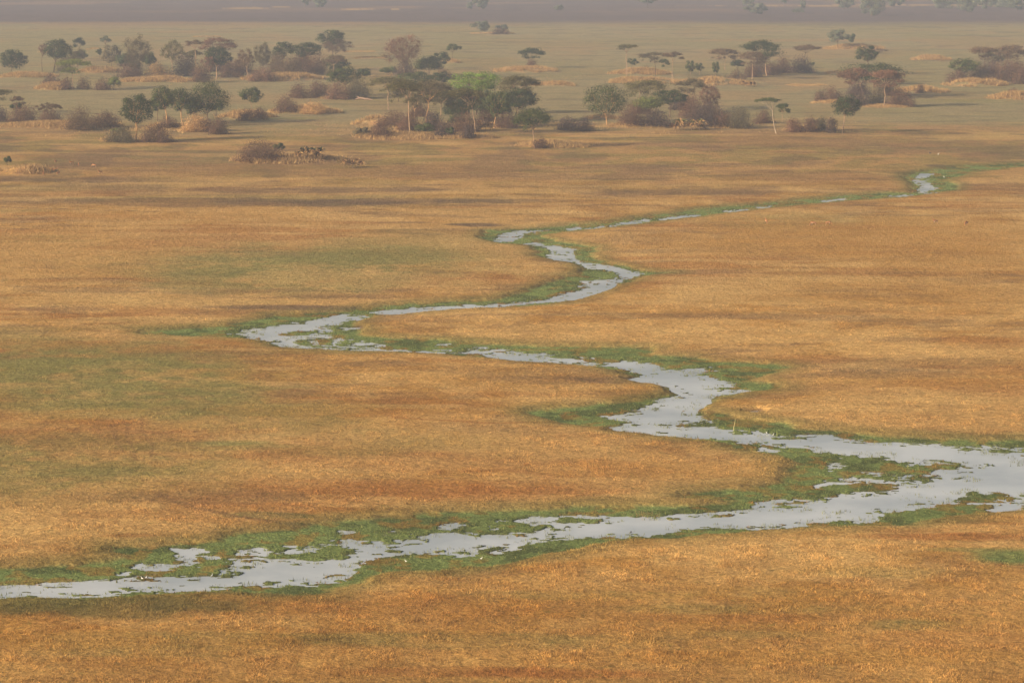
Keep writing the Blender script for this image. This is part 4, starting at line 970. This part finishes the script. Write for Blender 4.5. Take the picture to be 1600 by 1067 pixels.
def antelope_meshes(graze):
    nd = [((-.45, 0, .86), .19), ((-.1, 0, .84), .20), ((.3, 0, .86), .21), ((.52, 0, .95), .15)]
    ed = [(0, 1), (1, 2), (2, 3)]
    if graze: nd += [((.72, 0, .70), .085), ((.86, 0, .42), .07), ((.92, 0, .30), .075), ((.98, 0, .14), .045)]
    else: nd += [((.66, 0, 1.14), .085), ((.76, 0, 1.34), .07), ((.84, 0, 1.38), .075), ((1.02, 0, 1.30), .042)]
    ed += [(3, 4), (4, 5), (5, 6), (6, 7)]
    for sx, sg in ((2, 1), (2, -1)):
        b0 = len(nd); nd.extend([((.36, sg * .12, .62), .07), ((.37, sg * .12, .40), .038), ((.36, sg * .12, .18), .028), ((.39, sg * .12, .01), .035)])
        ed += [(sx, b0), (b0, b0 + 1), (b0 + 1, b0 + 2), (b0 + 2, b0 + 3)]
    for sg in (1, -1):
        b0 = len(nd); nd.extend([((-.48, sg * .12, .60), .09), ((-.42, sg * .12, .48), .06), ((-.60, sg * .12, .33), .035), ((-.55, sg * .12, .01), .035)])
        ed += [(0, b0), (b0, b0 + 1), (b0 + 1, b0 + 2), (b0 + 2, b0 + 3)]
    b0 = len(nd); nd.extend([((-.66, 0, .84), .03), ((-.70, 0, .62), .022)]); ed += [(0, b0), (b0, b0 + 1)]
    hd = 6
    for sg in (1, -1):
        b0 = len(nd); h = Vector(nd[hd][0]); nd.append((tuple(h + Vector((-.04, sg * .13, .07))), .028)); ed.append((hd, b0))
    body = skinned('body', nd, ed, 1)
    def fn(c):
        if c.z < .5 and abs(c.x) < .75 and not (c.x > .7): return (.10, .06, .04) if c.x > .2 else (.30, .16, .08)
        if c.z < .72 and abs(c.x) < .45: return (.42, .30, .20)
        return (.34, .145, .055)
    colour_mesh(body, fn)
    V, Fc = [], []; h = Vector(nd[6][0])
    for sg in (1, -1):
        tube(V, Fc, [h + Vector((-.01, sg * .04, .05)), h + Vector((-.12, sg * .10, .25)), h + Vector((-.22, sg * .16, .42)), h + Vector((-.20, sg * .14, .60))], [.024, .02, .014, .005], 6)
    horns = mesh_np('horns', V, Fc, np.tile((.05, .04, .035), (len(V), 1)), smooth=True)
    return body, horns
ANT = {k: antelope_meshes(k) for k in (False, True)}
for x, y, rz, gr, hr, lab in (
    (87, 255, 80, True, False, 'small reddish antelope, furthest back of the herd near the left edge'),
    (112, 258, 205, False, True, 'darker antelope second from left in the back of the left herd'),
    (123, 260, 95, True, False, 'faint reddish antelope just right of the darker one in the left herd'),
    (147, 262, 170, True, False, 'sandy antelope at the right of the back row of the left herd'),
    (157, 273, 215, False, False, 'bright sandy antelope, rightmost and nearest of the left herd'),
    (79, 268, 10, True, False, 'antelope grazing side on beside the golden grass at left'),
    (86, 269, 25, False, False, 'antelope standing just right of the one grazing side on'),
    (91, 274, 60, False, False, 'antelope with a pale rump, nearest the front of the left herd'),
    (68, 275, 100, False, False, 'dark antelope close against the golden grass at left'),
    (1197.5, 350, 100, False, False, 'rusty antelope alone left on the far bank at right'),
    (1271, 353, 180, True, False, 'low grazing antelope in the middle of the right hand plain'),
    (1294, 352.5, 5, True, False, 'antelope seen side on right of the low grazing one'),
    (1461.5, 350, 200, False, True, 'sunlit antelope with a long shadow on the right hand plain'),
    (1510, 352.5, 230, True, True, 'dark antelope furthest right on the plain')):
    bx, by, bz = foot(x, y)
    root = bpy.data.objects.new('antelope', None); COL.objects.link(root); root.location = (bx, by, bz); root.rotation_euler = (0, 0, math.radians(rz))
    tag(root, lab, 'antelope', 'antelopes grazing on the plain')
    b, h = ANT[gr]
    link('body', b, None, root).data.materials or b.materials.append(M_fur)
    if hr: link('horns', h, None, root).data.materials or h.materials.append(M_fur)
def bird_meshes():
    nd = [((0, 0, .36), .085), ((-.14, 0, .33), .06), ((-.26, 0, .29), .025), ((.12, 0, .42), .06), ((.17, 0, .52), .028), ((.13, 0, .62), .024), ((.17, 0, .70), .024), ((.21, 0, .72), .032),
          ((.02, .04, .26), .02), ((.0, .04, .14), .012), ((.02, .04, 0), .012), ((.02, -.04, .26), .02), ((.0, -.04, .14), .012), ((.02, -.04, 0), .012)]
    ed = [(0, 1), (1, 2), (0, 3), (3, 4), (4, 5), (5, 6), (6, 7), (0, 8), (8, 9), (9, 10), (0, 11), (11, 12), (12, 13)]
    b = skinned('body', nd, ed, 1); colour_mesh(b, lambda c: (.06, .06, .05) if c.z < .22 else (.85, .85, .82))
    V, Fc = [], []; tube(V, Fc, [(.23, 0, .72), (.30, 0, .71), (.36, 0, .695)], [.016, .011, .003], 6)
    k = mesh_np('beak', V, Fc, np.tile((.6, .42, .08), (len(V), 1)), smooth=True)
    return b, k
BIRD = bird_meshes()
for x, y, rz, lab, dark in (
    (1475, 279, 200, 'white egret in the green marsh at the far right', 0), (1466, 243, 0, 'white egret on the brown plain beside a dark stork', 0),
    (1198, 681, 190, 'white egret wading by the green islet right of the stake', 0), (1208, 682, 20, 'smaller looking egret just right of the wading one', 0),
    (222, 906, 160, 'left egret of two wading close together at lower left', 0), (228, 905, 20, 'right egret of two wading close together at lower left', 0),
    (331, 906, 45, 'white egret feeding alone in the river at lower left', 0), (634, 879, 170, 'white egret in the bright green grass at lower centre', 0),
    (752, 875, 10, 'white egret on the green bank right of the one in bright grass', 0), (1453, 242, 180, 'dark stork standing on the brown plain at right', 1)):
    bx, by, bz = foot(x, y); bz = max(bz, -.06)
    root = bpy.data.objects.new('stork' if dark else 'egret', None); COL.objects.link(root); root.location = (bx, by, bz); root.rotation_euler = (0, 0, math.radians(rz))
    k = 1.7 if dark else (.62 if y > 500 else 1.1)
    root.scale = (k, k, k)
    tag(root, lab, 'bird', None if dark else 'white egrets along the river')
    b, kk = BIRD
    if dark:
        b = b.copy(); a = b.color_attributes['Col']
        for d in a.data: d.color = (.05, .045, .045, 1)
    for nm, mm in (('body', b), ('beak', kk)):
        if not mm.materials: mm.materials.append(M_fur)
        link(nm, mm, None, root)

# ------------------------------------------------------------------ dusty air
hm = bpy.data.materials.new('haze'); hm.use_nodes = True
hn = hm.node_tree; hn.nodes.clear()
vo = hn.nodes.new('ShaderNodeVolumePrincipled'); ou = hn.nodes.new('ShaderNodeOutputMaterial')
vo.inputs['Color'].default_value = (.66, .77, 1.0, 1); vo.inputs['Density'].default_value = .000138; vo.inputs['Anisotropy'].default_value = 0.0
hn.links.new(vo.outputs[0], ou.inputs['Volume'])
xh, z0h, z1h = 12600, -1.6, CAMH + 6
V = [(sx * xh, sy * xh, zz) for zz in (z0h, z1h) for sx, sy in ((-1, -1), (1, -1), (1, 1), (-1, 1))]
Fc = [(3, 2, 1, 0), (4, 5, 6, 7), (0, 1, 5, 4), (1, 2, 6, 5), (2, 3, 7, 6), (3, 0, 4, 7)]
hz = link('haze', mesh_np('haze', V, Fc), hm); tag(hz, kind='stuff')
